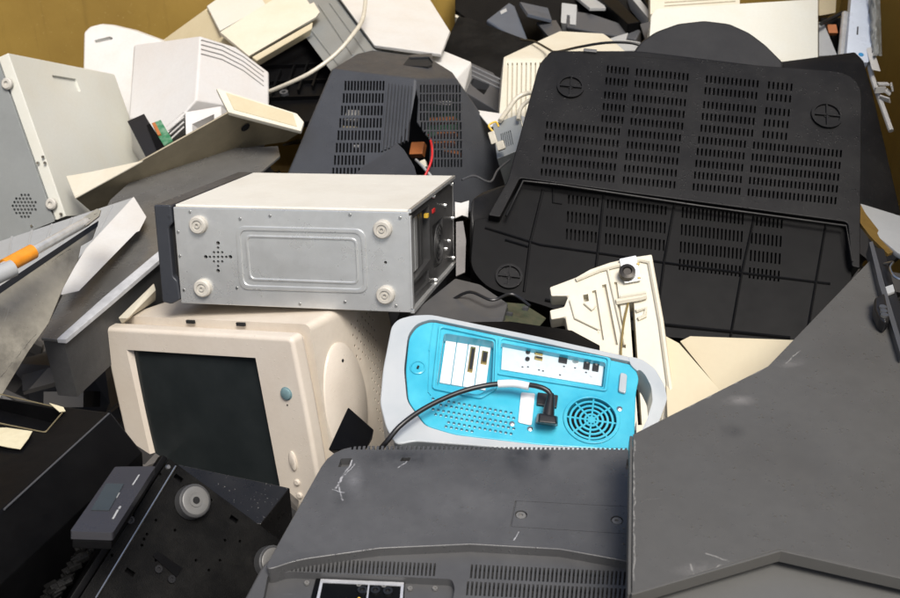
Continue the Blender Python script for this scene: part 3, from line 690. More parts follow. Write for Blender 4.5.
for r in range(5):
    for a, b in ((606, 630), (635, 690), (705, 760), (767, 794)): slotrow(vb, a, b, r)
for r in range(5, 10):
    for a, b in ((552, 628), (634, 689), (704, 754), (759, 850)): slotrow(vb, a, b, r)
shell = tv.part('upper_shell', pr(up_, -.05, 0), M['black'], bev=.010, seg=4, cuts=[vb])
# lower tray, set back a little and bulging at the left end
PZ = -.022
lowp = rnd(tv.xy([(523, 181), (850, 224), (854, 340), (795, 347), (665, 337), (590, 322), (545, 306), (487, 288), (470, 268), (474, 219), (500, 217)], PZ), [.002, .002, .03, .02, .01, .01, .02, .03, .03, .01, .002])
vb = bmesh.new()
def low(a, b, r):
    slotrow(vb, a, b, 0, slope=.116, base=203.5+17.5*r, dx=0, dy=0, hh=11 if r else 9, z0=-.012, z=PZ, pitch=4.1, wd=1.8)
for r in range(3):
    low(567-r, 600-r, r); low(606-r, 668-r, r)
for r in range(4):
    low(681-r, 745-r, r-.02); low(751-r, 784-r, r)
low_t = tv.part('lower_shell', pr(lowp, -.16, PZ), M['black2'], bev=.008, seg=3, cuts=[vb])
rb_ = bmesh.new()
def rib(bm, pts, r=.003, z=PZ): tube(bm, [V(tv.on(u, v, z)) for u, v in pts], r, 6, 1)
rib(rb_, [(485, 228), (540, 245), (700, 268), (830, 284)])
rib(rb_, [(543, 190), (530, 243), (524, 292)]); rib(rb_, [(604, 193), (598, 250), (590, 316)]); rib(rb_, [(675, 202), (664, 262), (655, 334)])
rib(rb_, [(755, 214), (742, 272), (730, 340)]); rib(rb_, [(826, 224), (816, 282), (806, 340)])
rib(rb_, [(545, 300), (600, 312), (665, 325), (790, 338)], .004)
rib(rb_, [(553, 186), (553, 203), (562, 204)], .0025); rib(rb_, [(505, 240), (528, 247)], .003)
tv.part('rib', rb_, M['black2'])
ri = bmesh.new(); 
tube(ri, [V(tv.on(u, v, 0)) for u, v in ((506, 216), (523, 181), (560, 185), (700, 206), (846, 226), (852, 262))], .0026, 8, 1)
tv.part('seam_bead', ri, M['black'])
def foot(u, v, z, rad):
    p = V(tv.on(u, v, z)); m = Matrix.Translation(p)
    b = bmesh.new(); lathe(b, [(rad, -.001), (rad, .006), (rad*.82, .006), (rad*.80, .0012), (rad*.2, .001), (rad*.2, .003), (rad*.1, .003)], m, 36)
    box(b, (0, 0, .003), (rad*1.7, rad*.10, .005), m); box(b, (0, 0, .003), (rad*.10, rad*1.7, .005), m)
    tv.part('round_foot', b, M['black'])
foot(570.5, 87.5, 0, .030); foot(826.5, 116, 0, .034); foot(509, 277, PZ, .028)
# domed stand behind the top edge
dome = rnd(tv.xy([(632, 56), (640, 45), (655, 35), (677, 27), (703, 24), (728, 27), (748, 36), (764, 48), (782, 66), (782, 80), (632, 72)], -.07), .01)
tv.part('domed_stand', pr(dome, -.17, -.055), plastic('domed_stand_plastic', (.018, .018, .019), .4, .5, (.03, .03, .03), .6, spec=.2), bev=.008, seg=3)
tv.part('rear_frame', pr(rnd(tv.xy([(548, 44), (640, 44), (790, 62), (856, 70), (862, 90), (862, 200), (540, 120)], -.03), .02), -.12, -.052), M['black'], bev=.006)
tv.part('clip', bx(V(tv.on(590, 52, .0)), (.03, .008, .012)), M['dgrey'], bev=.001)
tv.part('bulge', hull([tv.W(P(*q)) for q in ((472, 198, 2.32), (480, 193, 2.36), (512, 181, 2.42), (506, 216, 2.33), (470, 215, 2.30), (468, 262, 2.30), (478, 285, 2.27), (488, 288, 2.30), (520, 240, 2.50))], 3), M['black'], bev=.008, seg=3)

# ============================================================ LEFT MIDDLE
# smoky slab
sb = T('flat_case', 'long smoky grey flat case with bright silver edge sloping under the grimy panel', 'equipment case', frame((62, 340, 1.965), (154, 262, 2.22), (42, 337, 1.98)))
pS = plane((62, 340, 1.965), (154, 262, 2.22), (150, 195, 2.52))
nS = (pS(154, 262)-pS(62, 340)).cross(pS(150, 195)-pS(62, 340)).normalized(); nS = nS if nS.z > 0 else -nS
topx = [(41, 338), (62, 340), (154, 262), (280, 156), (278, 146), (262, 147), (165, 150), (110, 200)]
sb.part('lid', plate(sb, pS, topx, .006, -nS), M['slab'], bev=.001)
sb.part('body', plate(sb, lambda u, v: pS(u, v)-nS*.008, [(42, 337.5), (62.5, 339), (154, 261), (270, 160), (262, 149), (165, 152), (111, 200)], .12, -nS), M['slabside'], bev=.002)
e0, e1, e2 = pS(62, 340), pS(154, 262), pS(270, 165)
pE = lambda a, b, r: hull([sb.W(p+q) for p in (a, b) for q in (nS*.002, nS*-.010, nS*.002+(b-a).cross(nS).normalized()*.009, nS*-.010+(b-a).cross(nS).normalized()*.009)], 1)
sb.part('edge_trim', plate(sb, lambda u, v: pS(u, v)+nS*.0025, [(57, 340), (66, 340.5), (110, 303.5), (156, 264), (200, 226), (199, 219), (154, 256), (105, 297)], .009, -nS), flat('brushed_silver_trim', (.60, .61, .62), .45, .1), bev=.001)
single('plastic_strip', 'narrow cream plastic strip between silver-edged case and beige monitor', 'plastic strip', hull([P(118, 318, 2.10), P(154, 283, 2.2), P(156, 290, 2.19), P(128, 318, 2.09), P(122, 325, 2.12), P(156, 300, 2.22)], 1), M['cream'], bev=.002)
# silver frame piece behind slab, top right
# white tray
wtT = T('plastic_tray', 'off-white shallow plastic bezel with ribbed inside leaning left of the silver-edged case', 'monitor bezel', frame((62, 294, 2.02), (134, 197, 2.42), (0, 243, 2.35)))
pI = plane((85, 252, 2.20), (134, 197, 2.42), (0, 242, 2.42)); pO = plane((134, 197, 2.42), (146.5, 217, 2.34), (78, 292, 2.03))
dwn = V((.1, .3, -1)).normalized()
wtT.part('inner_face', plate(wtT, pI, [(134, 197), (88, 247), (50, 290), (-15, 300), (-15, 246)], .005, dwn), M['lgrey'], bev=.001)
wtT.part('rim', plate(wtT, pO, [(134, 197), (146.5, 217), (139.5, 231), (136, 232.5), (79, 291), (61, 295), (66, 282), (86, 249)], .006, V((-.4, .8, -.2)).normalized()), M['white'], bev=.0015)
rb_ = bmesh.new()
for k in range(6):
    p0 = pI(12+k*20, 237-k*6.2); p1 = pI(8+k*17, 262-k*4)
    tube(rb_, [wtT.W(p0), wtT.W(p1)], .003, 6, 1)
wtT.part('rib', rb_, M['lgrey'])
# grimy panel with tube
gp = T('grimy_panel', 'grimy reflective beige panel standing at left under a silver tube', 'metal panel', frame((48, 322, 1.88), (98, 222, 1.98), (0, 288, 1.80)))
pG = plane((0, 288, 1.80), (98, 222.6, 2.00), (0, 397, 1.72))
ag = V((.1, 1, .1)).normalized()
GG = lambda u, v: tuple(gp.W(pG(u, v)))[:2]
gp.part('panel', plate(gp, pG, [(-20, 300), (0, 287), (98, 222.6), (92, 240), (80, 247), (77, 262), (62, 290), (48, 324), (28, 352), (0, 398), (-20, 420)], .006, ag), plastic('grimy_reflective_panel', (.25, .23, .18), .22, .7, (.07, .06, .042), 1, scratch=.5, scale=6, spec=.8, scol=(.02, .017, .012), segs=[(GG(0, 378), GG(36, 334), .0005), (GG(52, 262), GG(72, 248), .0005)], smudges=[(GG(20, 360), .12, .10, (.05, .042, .03), .7), (GG(70, 262), .05, .05, (.06, .05, .035), .6)]), bev=.001)
gp.part('edge_lip', plate(gp, lambda u, v: pG(u, v)-ag*.004, [(-20, 299), (0, 285.5), (99, 220), (98, 226), (0, 293), (-20, 307)], .003, ag), M['rubber'], bev=.0008)
tb = T('metal_tube', 'silver tube with flattened drilled end and orange tape lying on the grimy panel', 'metal tube', aimz(P(50, 240, 1.88), (.8, .3, .4)))
e = [P(-20, 280, 1.69), P(30, 253, 1.765), P(86, 222, 1.92)]
tb.part('rod', tube(bmesh.new(), [tb.W(p) for p in e], .0085, 16, 4), M['chrome'])
pb_ = plane((84, 222, 1.94), (99, 212, 2.0), (90, 216, 2.0))
bh = bmesh.new()
for u, v in ((89, 219), (95.5, 214)): 
    lathe(bh, [(.0035, -.03), (.0035, .03)], aimz(tb.W(pb_(u, v)), tb.I.to_3x3() @ V((0, -.5, .8))), 10)
tb.part('flat_end', plate(tb, pb_, [(82, 222), (84, 217), (97, 208.5), (101, 210), (99, 216), (86, 226)], .004, V((0, .5, -.8))), M['steel'], bev=.0008, cuts=[bh])
t0, t1 = P(5, 266.5, 1.727), P(33, 251.5, 1.769)
tb.part('orange_tape', tube(bmesh.new(), [tb.W(t0), tb.W((t0+t1)/2), tb.W(t1)], .0125, 18, 3), M['orange'])
tb.part('grey_sleeve', tube(bmesh.new(), [tb.W(P(-20, 283, 1.68)), tb.W(P(13, 268, 1.72))], .0138, 18, 2), M['lgrey'])

# ============================================================ SILVER TOWER
Ms = mat34([[.9781, -.0179, -.2072, -.5044], [-.1961, .2523, -.9476, 1.7604], [.0692, .9675, .2433, 1.4744]])
W_, H_, D_ = .445, .183, .388
st = T('pc_tower', 'silver and white pc tower lying on the beige monitor with its galvanised base outward', 'computer tower', Ms)
hb = bmesh.new()
for i in range(-3, 4):
    for j in range(-3, 4):
        if (abs(i) <= 1 and abs(j) <= 1) or i == 0 or j == 0:
            if (abs(i) == 2 and j) or (abs(j) == 2 and i): continue
            p = V(st.on(218+i*4.1, 257+j*4.6)); lathe(hb, [(.0026 if abs(i)+abs(j) < 3 else .0038, -.01), (.0026 if abs(i)+abs(j) < 3 else .0038, .01)], Matrix.Translation(p), 8)
p = V(st.on(385.5, 262.5)); lathe(hb, [(.0028, -.01), (.0028, .01)], Matrix.Translation(p), 10)
outr = rnd(st.xy([(236, 226), (365, 229), (368, 293), (240, 289)]), .018); inr = rnd(st.xy([(240, 230), (361, 233), (364, 289), (244, 285)]), .015)
def ring(bm, a, b, z0, z1):
    n = len(a); A = [[bm.verts.new((p[0], p[1], z)) for p in q] for q, z in ((a, z0), (a, z1), (b, z1), (b, z0))]
    for x in range(4):
        for k in range(n): bm.faces.new((A[x][k], A[x][(k+1) % n], A[(x+1) % 4][(k+1) % n], A[(x+1) % 4][k]))
    return bm
st.part('base_plate', bx((W_/2, H_/2, -.004), (W_, H_, .008)), M['galv'], bev=.002, cuts=[hb])
pe = bmesh.new(); ring(pe, outr, inr, -.002, .0025)
o2 = rnd(st.xy([(245, 235), (357, 238), (359, 284), (249, 280)]), .012); i2 = rnd(st.xy([(247.5, 237), (355, 240), (357, 282), (251, 278)]), .010)
ring(pe, o2, i2, -.002, .0022)
st.part('pressed_panel', pe, M['galv'], bev=.0008, ang=60)
for u, v in ((199, 224.5), (383, 229), (203.5, 287.5), (386, 294.5)):
    p = V(st.on(u, v)); b = lathe(bmesh.new(), [(.017, 0), (.0165, .008), (.014, .0105), (.0095, .0105), (.009, .008), (.0055, .008), (.005, .0105), (.003, .0105), (.003, .007)], Matrix.Translation(p), 32)
    st.part('foot', b, M['foot'])
for u, v in ((178, 232), (190, 212), (270, 216), (350, 215), (400, 218), (180, 256), (184, 290), (300, 304), (396, 306), (345, 302), (240, 219), (237, 288)):
    st.part('rivet', lathe(bmesh.new(), [(.0035, -.001), (.0025, .0015)], Matrix.Translation(V(st.on(u, v))), 10), M['steel'])
# body: white cover (top as seen), far side, hidden side
st.part('cover', bx((W_/2+.002, H_-.0015+.002, -.009-(D_-.009)/2), (W_+.002, .006, D_-.009)), M['topwhite'], bev=.0015)
st.part('cover', bx((W_/2+.002, .0015, -.009-(D_-.009)/2), (W_, .004, D_-.009)), M['topwhite'], bev=.001)
st.part('roof_panel', bx((W_/2, H_/2, -D_+.002), (W_-.004, H_-.008, .004)), M['galv'])
# rear end of the tower (x = W_)
nx = (1, 0, 0)
def rx(pts, x0, x1):
    """polygon in (z, y) extruded along x"""
    b = bmesh.new(); A = [b.verts.new((x0, y, z)) for z, y in pts]; B = [b.verts.new((x1, y, z)) for z, y in pts]
    b.faces.new(A[::-1]); b.faces.new(B); n = len(pts)
    for i in range(n): b.faces.new((A[i], A[(i+1) % n], B[(i+1) % n], B[i]))
    return b
dark = plastic('tarnished_rear_steel', (.10, .10, .10), .4, .5, (.03, .03, .03), 1, metal=.6)
frb = rx([(-.004, .004), (-D_+.006, .004), (-D_+.006, H_-.004), (-.004, H_-.004)], W_-.03, W_-.002)
cuts = [rx([(-.03, .05), (-.165, .06), (-.165, .165), (-.03, .165)], W_-.02, W_+.02), rx([(-.035, .02), (-.15, .02), (-.15, .045), (-.035, .045)], W_-.008, W_+.02)]
cuts += [rx([(-.19, .03), (-.28, .03), (-.28, .12), (-.19, .12)], W_-.012, W_+.02)]
st.part('rear_panel', frb, dark, cuts=cuts, bev=.001)
for k in range(5):
    st.part('slot_cover', bx((W_-.012, .108, -.045-k*.022), (.004, .10, .018)), M['galv'] if k in (1, 2) else dark, bev=.0008)
st.part('port_block', bx((W_-.004, .148, -.20), (.008, .008, .02)), M['red'], bev=.001)
st.part('port_block', bx((W_-.004, .148, -.15), (.008, .008, .012)), M['yellow'], bev=.001)
st.part('fan_grille', ring(bmesh.new(), circ((0, 0), .04), circ((0, 0), .036), 0, .002), dark)
fg = [o_ for o_ in st.o.children if o_.name.startswith('fan_grille')][0]
fg.data.transform(Matrix.Translation((W_-.001, .075, -.235)) @ Matrix.Rotation(R(90), 4, 'Y'))
for r_k in (.028, .018, .008):
    q = ring(bmesh.new(), circ((0, 0), r_k+.002), circ((0, 0), r_k), 0, .002); 
    ob = st.part('grille_ring', q, dark, parent=fg); ob.data.transform(Matrix.Translation((W_-.001, .075, -.235)) @ Matrix.Rotation(R(90), 4, 'Y'))
for z, y in ((-.012, .172), (-.012, .012), (-.37, .172), (-.37, .015), (-.37, .10), (-.2, .176), (-.2, .01), (-.30, .14), (-.33, .06), (-.30, .05)):
    st.part('screw', lathe(bmesh.new(), [(.0045, -.002), (.0035, .003)], aimz((W_, y, z), nx), 10), M['steel'])
st.part('edge_strip', bx((W_+.001, .002, -D_/2), (.008, .008, D_-.006)), M['galv'], bev=.001)
st.part('edge_strip', bx((W_+.001, H_+.001, -D_/2), (.006, .007, D_-.006)), M['galv'], bev=.001)
st.part('edge_strip', bx((W_+.001, H_/2, -.005), (.005, H_-.014, .010)), M['galv'], bev=.001)
# front bezel (dark) at x<0
zy = [(.012, -.004), (.014, .03), (.004, .045), (.004, .10), (.014, .115), (.014, H_+.006), (-D_, H_+.012), (-D_, -.004)]
b = bmesh.new(); pts = [(-.036, H_+.004), (-.002, H_+.004), (-.002, H_-.03), (-.010, H_-.038), (-.010, .052), (-.002, .044), (.0, .008), (-.018, -.002), (-.036, .002)]
prism(b, rnd(pts, .004), -D_-.004, .004)
st.part('front_bezel', b, plastic('slate_grey_bezel', (.032, .035, .042), .4, .3, drops=60), bev=.003, seg=3)
st.part('front_core', bx((-.006, H_/2, -D_/2), (.010, H_-.02, D_-.02)), M['hole'])

# ============================================================ BEIGE MONITOR
Mm = frame(P(292, 338, 1.87), P(101, 329, 2.055), P(312, 470, 1.79))
x_ = V((.86, -.446, .228)).normalized(); y_ = V((-.129, .243, .957)); y_ = (y_-x_*x_.dot(y_)).normalized(); z_ = x_.cross(y_)
Mm = Matrix.Identity(4)
for i in range(3): Mm[i][0], Mm[i][1], Mm[i][2], Mm[i][3] = x_[i], y_[i], z_[i], P(292, 338, 1.87)[i]
bmn = T('beige_monitor', 'warm beige crt monitor with dark screen under the silver pc tower', 'crt monitor', Mm)
BW = -bmn.on(101, 329)[0]; BH = .47
bez = rnd([(-BW, 0), (0, 0), (.004, -.15), (.002, -BH), (-BW, -BH), (-BW-.003, -.15)], [.012, .012, .2, .02, .02, .2])
scr = bmn.xy([(129, 352.5), (254.5, 360), (272, 500), (150, 492)])
sx0 = sum(scr[i][0] for i in (0, 3))/2; sx1 = sum(scr[i][0] for i in (1, 2))/2; sy1 = (scr[0][1]+scr[1][1])/2
scr = [scr[0], scr[1], (scr[1][0]+.001, sy1-.285), (scr[0][0]+.001, sy1-.285)]
cutb = bmesh.new(); a = [cutb.verts.new((x, y, .012)) for x, y in [(scr[0][0]-.010, scr[0][1]+.010), (scr[1][0]+.006, scr[1][1]+.008), (scr[2][0]+.006, scr[2][1]-.010), (scr[3][0]-.010, scr[3][1]-.010)]]
b2 = [cutb.verts.new((x, y, -.013)) for x, y in scr]
cutb.faces.new(a[::-1]); cutb.faces.new(b2)
for i in range(4): cutb.faces.new((a[i], a[(i+1) % 4], b2[(i+1) % 4], b2[i]))
bz = bmn.part('front_bezel', pr(bez, -.034, 0), M['warm'], bev=.008, seg=4, cuts=[cutb])
# curved glass
sbm = bmesh.new(); nS_ = 14; gv = {}
for i in range(nS_+1):
    for j in range(nS_+1):
        a_, b_ = i/nS_, j/nS_
        p = V(scr[0])*(1-a_)*(1-b_)+V(scr[1])*a_*(1-b_)+V(scr[2])*a_*b_+V(scr[3])*(1-a_)*b_
        gv[i, j] = sbm.verts.new((p.x, p.y, -.0125+.004*(1-(2*a_-1)**2)+.004*(1-(2*b_-1)**2)))
for i in range(nS_):
    for j in range(nS_): sbm.faces.new((gv[i, j], gv[i+1, j], gv[i+1, j+1], gv[i, j+1]))
bmesh.ops.solidify(sbm, geom=sbm.faces[:], thickness=.004)
bmn.part('screen', sbm, M['screen'], ang=60)
p = V(bmn.on(286.5, 393.5, .0)); bmn.part('power_button', lathe(bmesh.new(), [(.0125, -.002), (.0125, .0005), (.0105, .001), (.0105, .004), (.007, .0055)], Matrix.Translation(p), 28), M['teal'])
bmn.part('indicator', lathe(bmesh.new(), [(.0016, -.002), (.0016, .0006)], Matrix.Translation(V(bmn.on(287.5, 405))), 10), M['hole'])
def oval(u, v, rx_, ry_, h):
    p = V(bmn.on(u, v)); b = lathe(bmesh.new(), [(1, -.002), (1, h*.6), (.7, h)], Matrix.Identity(4), 24)
    bmesh.ops.scale(b, vec=(rx_, ry_, 1), verts=b.verts); bmesh.ops.translate(b, vec=p, verts=b.verts); return b
k_ = bmn.part('rocker_button', oval(293.5, 460.5, .0075, .019, .005), M['warm'])
bmn.part('small_button', oval(297.5, 482, .0062, .0062, .004), M['warm']); bmn.part('small_button', oval(300, 495, .0062, .0062, .004), M['warm'])
# hood and tapering body
def rsec(x0, x1, y0, y1, z, r=.03, n=6):
    pts = rnd([(x0, y0), (x1, y0), (x1, y1), (x0, y1)], r, n); return [V((p[0], p[1], z)) for p in pts]
def loft(bm, secs):
    rings = [[bm.verts.new(p) for p in s_] for s_ in secs]; n = len(rings[0])
    for a, b in zip(rings, rings[1:]):
        for k in range(n): bm.faces.new((a[k], a[(k+1) % n], b[(k+1) % n], b[k]))
    bm.faces.new(rings[0][::-1]); bm.faces.new(rings[-1]); return bm
bmn.part('hood', loft(bmesh.new(), [rsec(-BW+.012, -.010, -BH+.012, -.008, -.0335, .012), rsec(-BW+.016, -.014, -BH+.02, -.010, -.0495, .012)]), M['warmside'])
holes = bmesh.new(); plugs = bmesh.new()
body = loft(bmesh.new(), [rsec(-BW+.006, .002, -BH+.02, .008, -.0500, .014), rsec(-BW+.02, -.004, -BH+.02, .004, -.20, .02), rsec(-BW+.06, -.03, -BH+.03, -.03, -.34, .03), rsec(-BW+.10, -.07, -BH+.06, -.08, -.40, .03)])
nr = V((1, 0, .03)).normalized()
for i in range(9):
    for j in range(12):
        y = -.035-j*.021-(i % 2)*.0105; z = -.178-i*.011
        if (i < 4 and 3 < j): continue
        xs = .002-(-z-.05)*.04 if z > -.2 else -.004-(-z-.2)*.186
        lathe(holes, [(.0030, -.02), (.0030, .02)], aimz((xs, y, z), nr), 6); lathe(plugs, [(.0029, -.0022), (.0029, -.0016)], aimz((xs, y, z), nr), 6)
rings_cut = bmesh.new(); 
hs = bmn.part('housing', body, M['warmside'], cuts=[holes], ang=40)
bmn.part('painted_vent_shade', plugs, plastic('brown_vent_shade', (.16, .13, .10), .7, .3))  # brown discs paint the shade inside the vent holes
dsk = lathe(bmesh.new(), [(1, -.004), (1, .003), (.96, .006), (.3, .008)], Matrix.Identity(4), 48)
bmesh.ops.scale(dsk, vec=(.062, .115, 1), verts=dsk.verts)
bmesh.ops.transform(dsk, matrix=aimz((.0003, -.165, -.115), (1, 0, .03), up=(0, 0, -1)), verts=dsk.verts)
bmn.part('round_boss', dsk, M['warm'], ang=50)
for y, z in ((-.085, -.120), (-.215, -.105)):
    bmn.part('screw_hole', lathe(bmesh.new(), [(.0035, 0), (.002, .0015)], aimz((.0075, y, z), (1, 0, .03)), 8), M['hole'])
for u, v in ((170, 321), (222, 325)):
    bmn.part('top_slot', bx(V((bmn.on(u, v, 0)[0]*.98, .004, -.045)), (.02, .006, .004)), M['hole'])
single('dark_bracket', 'black plastic bracket with fins wedged between beige monitor and grey television', 'plastic part', hull([P(348, 407, 1.70), P(374, 430, 1.70), P(366, 450, 1.66), P(328, 450, 1.62), P(352, 412, 1.74), P(372, 440, 1.74), P(335, 455, 1.7)], 2), M['black2'], bev=.002)

# ============================================================ AQUA TOWER
Fb = frame((388, 440, 1.665), (648, 449, 1.60), (393, 322, 1.80))
# x axis follows the long side
Fb = frame(P(430.7, 315.4, 1.775), P(642, 361, 1.715), P(425, 250, 1.86))
aq = T('aqua_tower', 'aqua blue computer tower with frosted handles lying on its side, cord plugged in', 'computer tower', Fb)
shp = aq.xy([(391.5, 327), (398, 320), (412, 316), (431, 315.2), (540, 337.5), (642, 360.5), (655, 370), (664, 386), (667, 400), (660, 420), (648, 440), (632, 458), (540, 452), (470, 446), (415, 442), (396, 446), (386, 428), (380, 404), (383, 370)], 0)
shp = rnd(shp, .012, 3)
shpb = rnd(aq.xy([(391.5, 327), (398, 320), (412, 316), (431, 315.2), (540, 337.5), (634, 358.5), (639, 372), (637, 392), (636, 458), (540, 452), (470, 446), (415, 442), (396, 446), (386, 428), (380, 404), (383, 370)], 0), .010, 3)
hol = rnd(aq.xy([(639, 370), (645, 376), (651, 388), (652.5, 402), (647, 420), (637, 440), (630, 452), (630, 380)], 0), .006, 3)
inset = rnd(aq.xy([(408, 336), (416, 325), (431, 320), (540, 343), (634, 363.5), (641, 376), (637.5, 392), (635.5, 452), (540, 446), (455, 436), (425, 427), (407, 402), (404, 370)], 0), .01, 3)
aq.part('frosted_shell', pr(shpb, -.40, .003), M['frost'], bev=.008, seg=4, cuts=[pr(inset, -.032, .1)])
aq.part('handle', pr(rnd(aq.xy([(628, 357.4), (642, 360.5), (655, 370), (664, 386), (667, 400), (660, 420), (648, 440), (630, 458), (629, 440), (637, 440), (641, 420), (640, 395), (641, 376), (630, 366)], 0), .006, 3), -.05, .004), M['frost'], bev=.008, seg=4, cuts=[pr(hol, -.5, .1)])
cut = [pr(rnd(aq.xy([(444, 333), (494, 341), (492, 386), (478.5, 395), (436.5, 386)], 0), .006, 3), -.024, .05)]
cut.append(pr(rnd(aq.xy([(501, 342.5), (606, 362.5), (603, 388), (499, 371)], 0), .005, 3), -.014, .05))
fanc = aq.on(591.5, 419.5, 0); FR = .0375
cut.append(pr(circ(fanc, FR, 40), -.026, .05))
seam = aq.xy([(433.5, 321), (429, 350), (427.5, 392), (431, 396)], 0)
for a_, b_ in zip(seam, seam[1:]):
    d_ = (V(b_)-V(a_)).normalized(); n_v = V((-d_.y, d_.x))*.0009; a_ = V(a_)+d_*.0006; b_ = V(b_)-d_*.0002
    cut.append(pr([a_+n_v, a_-n_v, b_-n_v, b_+n_v], -.002, .01))
ph = bmesh.new(); pdots = bmesh.new()
for i in range(17):
    for j in range(7):
        u = 433+i*5.2+(j % 2)*2.6; v = 398.5+i*.95+j*5.2-(0)
        if v < 405+ (0 if u < 480 else -(u-480)*.32) and u < 480: 
            if v < 396+(u-430)*.22: continue
        if u > 514 or v > 427+(u-430)*.10 or (u < 445 and v > 418) : continue
        p = aq.on(u, v, 0); lathe(ph, [(.0027, -.008), (.0027, .02)], Matrix.Translation(V((p.x, p.y, 0))), 6); lathe(pdots, [(.0021, -.0085), (.0019, -.0045)], Matrix.Translation(V((p.x, p.y, 0))), 6)
# shallow step behind the left end
ap = aq.part('rear_panel', pr(rnd(aq.xy([(409, 337), (417, 326), (431, 321), (540, 344), (633, 364.5), (639.5, 377), (636, 392), (634, 451), (540, 445), (456, 435), (426, 426), (408, 401), (405.5, 370)], 0), .01, 3), -.0310, .0), M['aqua'], bev=.003, seg=3, cuts=cut+[ph])
# raised frames
aq.part('metal_shield', pdots, M['ports'])
def outline(pts, w, z0, z1, name='raised_frame', mat='aqua', r=.006):
    a = [V(p) for p in rnd(aq.xy(pts, 0), r, 3)]; c = sum(a, V((0, 0)))/len(a)
    b = [p+(c-p).normalized()*w*1.3 for p in a]
    aq.part(name, ring(bmesh.new(), a, b, z0, z1), M[mat], bev=.001, ang=50)
outline([(439, 326), (498, 338), (497, 390), (481, 400), (432, 390)], .0045, -.001, .005)
outline([(498.5, 338), (611, 359), (607, 392.5), (496, 375)], .004, -.001, .004)
# card brackets
cz = -.0225
for k in range(4):
    a0 = k/4; a1 = (k+.93)/4
    tl = [(446+46.0*a, 338.8+8.0*a) for a in (a0, a1)]; bl_ = [(439.6+46.5*a, 383+7.8*a) for a in (a1, a0)]
    cb = aq.part('slot_cover', pr(aq.xy(tl+bl_, cz), cz-.002, cz+.002), M['bracket'], bev=.0006)
    if k < 2:
        cx = [(448.5+11.2*k, 343+2*k), (453.5+11.2*k, 344+2*k), (449.5+11.2*k, 380+2*k), (445+11.2*k, 379+2*k)]
        a = [V(p) for p in rnd(aq.xy(cx, cz), .003, 3)]; c = sum(a, V((0, 0)))/len(a)
        aq.part('pressed_outline', ring(bmesh.new(), a, [p+(c-p)*.22 for p in a], cz+.0018, cz+.0026), M['bracket'], parent=cb)
def port(u, v, du, dv, mat='rubber', name='port', z=cz+.002, h=.003, sk=-.14, par=None):
    q = [(u-du/2-sk*0, v-dv/2), (u+du/2, v-dv/2+du*.2), (u+du/2+dv*sk, v+dv/2+du*.2), (u-du/2+dv*sk, v+dv/2)]
    return aq.part(name, pr(rnd(aq.xy(q, z), .0008, 2), z, z+h), M[mat], bev=.0004, parent=par)
gp_ = port(473.3, 359.5, 5, 25, 'gold', h=.0022); port(473.3, 359.5, 3, 21, 'rubber', parent=None) if False else port(473.4, 359.5, 3, 20, 'rubber', h=.004)
port(485.3, 357.5, 6, 13, 'gold', h=.0022); port(485.4, 357.5, 4, 9, 'rubber', h=.004)
sp2 = aq.part('port_shield', pr(aq.xy([(502.5, 345), (604, 364.5), (601.5, 386), (501, 369.5)], -.0125), -.0145, -.0115), M['ports'], bev=.0004)
z5 = -.0115
for u, v in ((528, 352.5), (527.5, 359.5)):
    p = aq.on(u, v, z5); aq.part('audio_jack', lathe(bmesh.new(), [(.0036, 0), (.0036, .003), (.0018, .003), (.0018, .001)], Matrix.Translation(p), 16), M['rubber'])
port(539, 353, 8, 3.2, 'gold', 'usb_port', z5); port(538.7, 358, 8, 3.2, 'gold', 'usb_port', z5)
port(539.3, 353, 6, 1.5, 'rubber', 'usb_port', z5, .0036); port(539, 358, 6, 1.5, 'rubber', 'usb_port', z5, .0036)
port(563.5, 359, 8.5, 7, 'rubber', 'network_port', z5)
p = aq.on(575.5, 361, z5); aq.part('round_port', lathe(bmesh.new(), [(.0055, 0), (.005, .0025), (.003, .0025), (.003, .001)], Matrix.Translation(p), 18), M['steel'])
for u, v in ((587.5, 364), (596.5, 366)):
    q = port(u, v, 6.2, 10, 'rubber', 'data_port', z5); port(u, v-1.2, 2.2, 3, 'footring', 'port_tongue', z5, .0038); 
p = aq.on(592, 376, z5); aq.part('reset_button', lathe(bmesh.new(), [(.003, 0), (.0028, .002)], Matrix.Translation(p), 14), M['bracket'])
for u, v in ((528, 367), (522.5, 367), (539, 370), (543, 371), (564, 366.5), (575, 368), (586, 372.5), (560, 375)):
    aq.part('port_mark', bx(aq.on(u, v, z5)+V((0, 0, .0004)), (.003, .0022, .0005)), M['mgrey'])
# fan grille: rings and spokes
fk = bmesh.new()
for r_k in (.034, .0265, .019, .0115):
    ring(fk, [(p[0], p[1]) for p in circ(fanc, r_k, 40)], [(p[0], p[1]) for p in circ(fanc, r_k-.0032, 40)], -.0035, -.0005)
for k in range(4): box(fk, (0, 0, -.0022), (FR*2, .0026, .0028), Matrix.Translation((fanc.x, fanc.y, 0)) @ Matrix.Rotation(k*math.pi/4+.1, 4, 'Z'))
prism(fk, circ(fanc, .006, 20), -.0036, -.0002)
aq.part('fan_grille', fk, M['aqua'])
aq.part('fan_guard', ring(bmesh.new(), circ(fanc, .043, 44), circ(fanc, .0375, 44), -.0005, .003), M['aqua'], bev=.0008, ang=50)
aq.part('fan', pr(circ(fanc, FR*.98, 32), -.0265, -.0240), M['hole'])
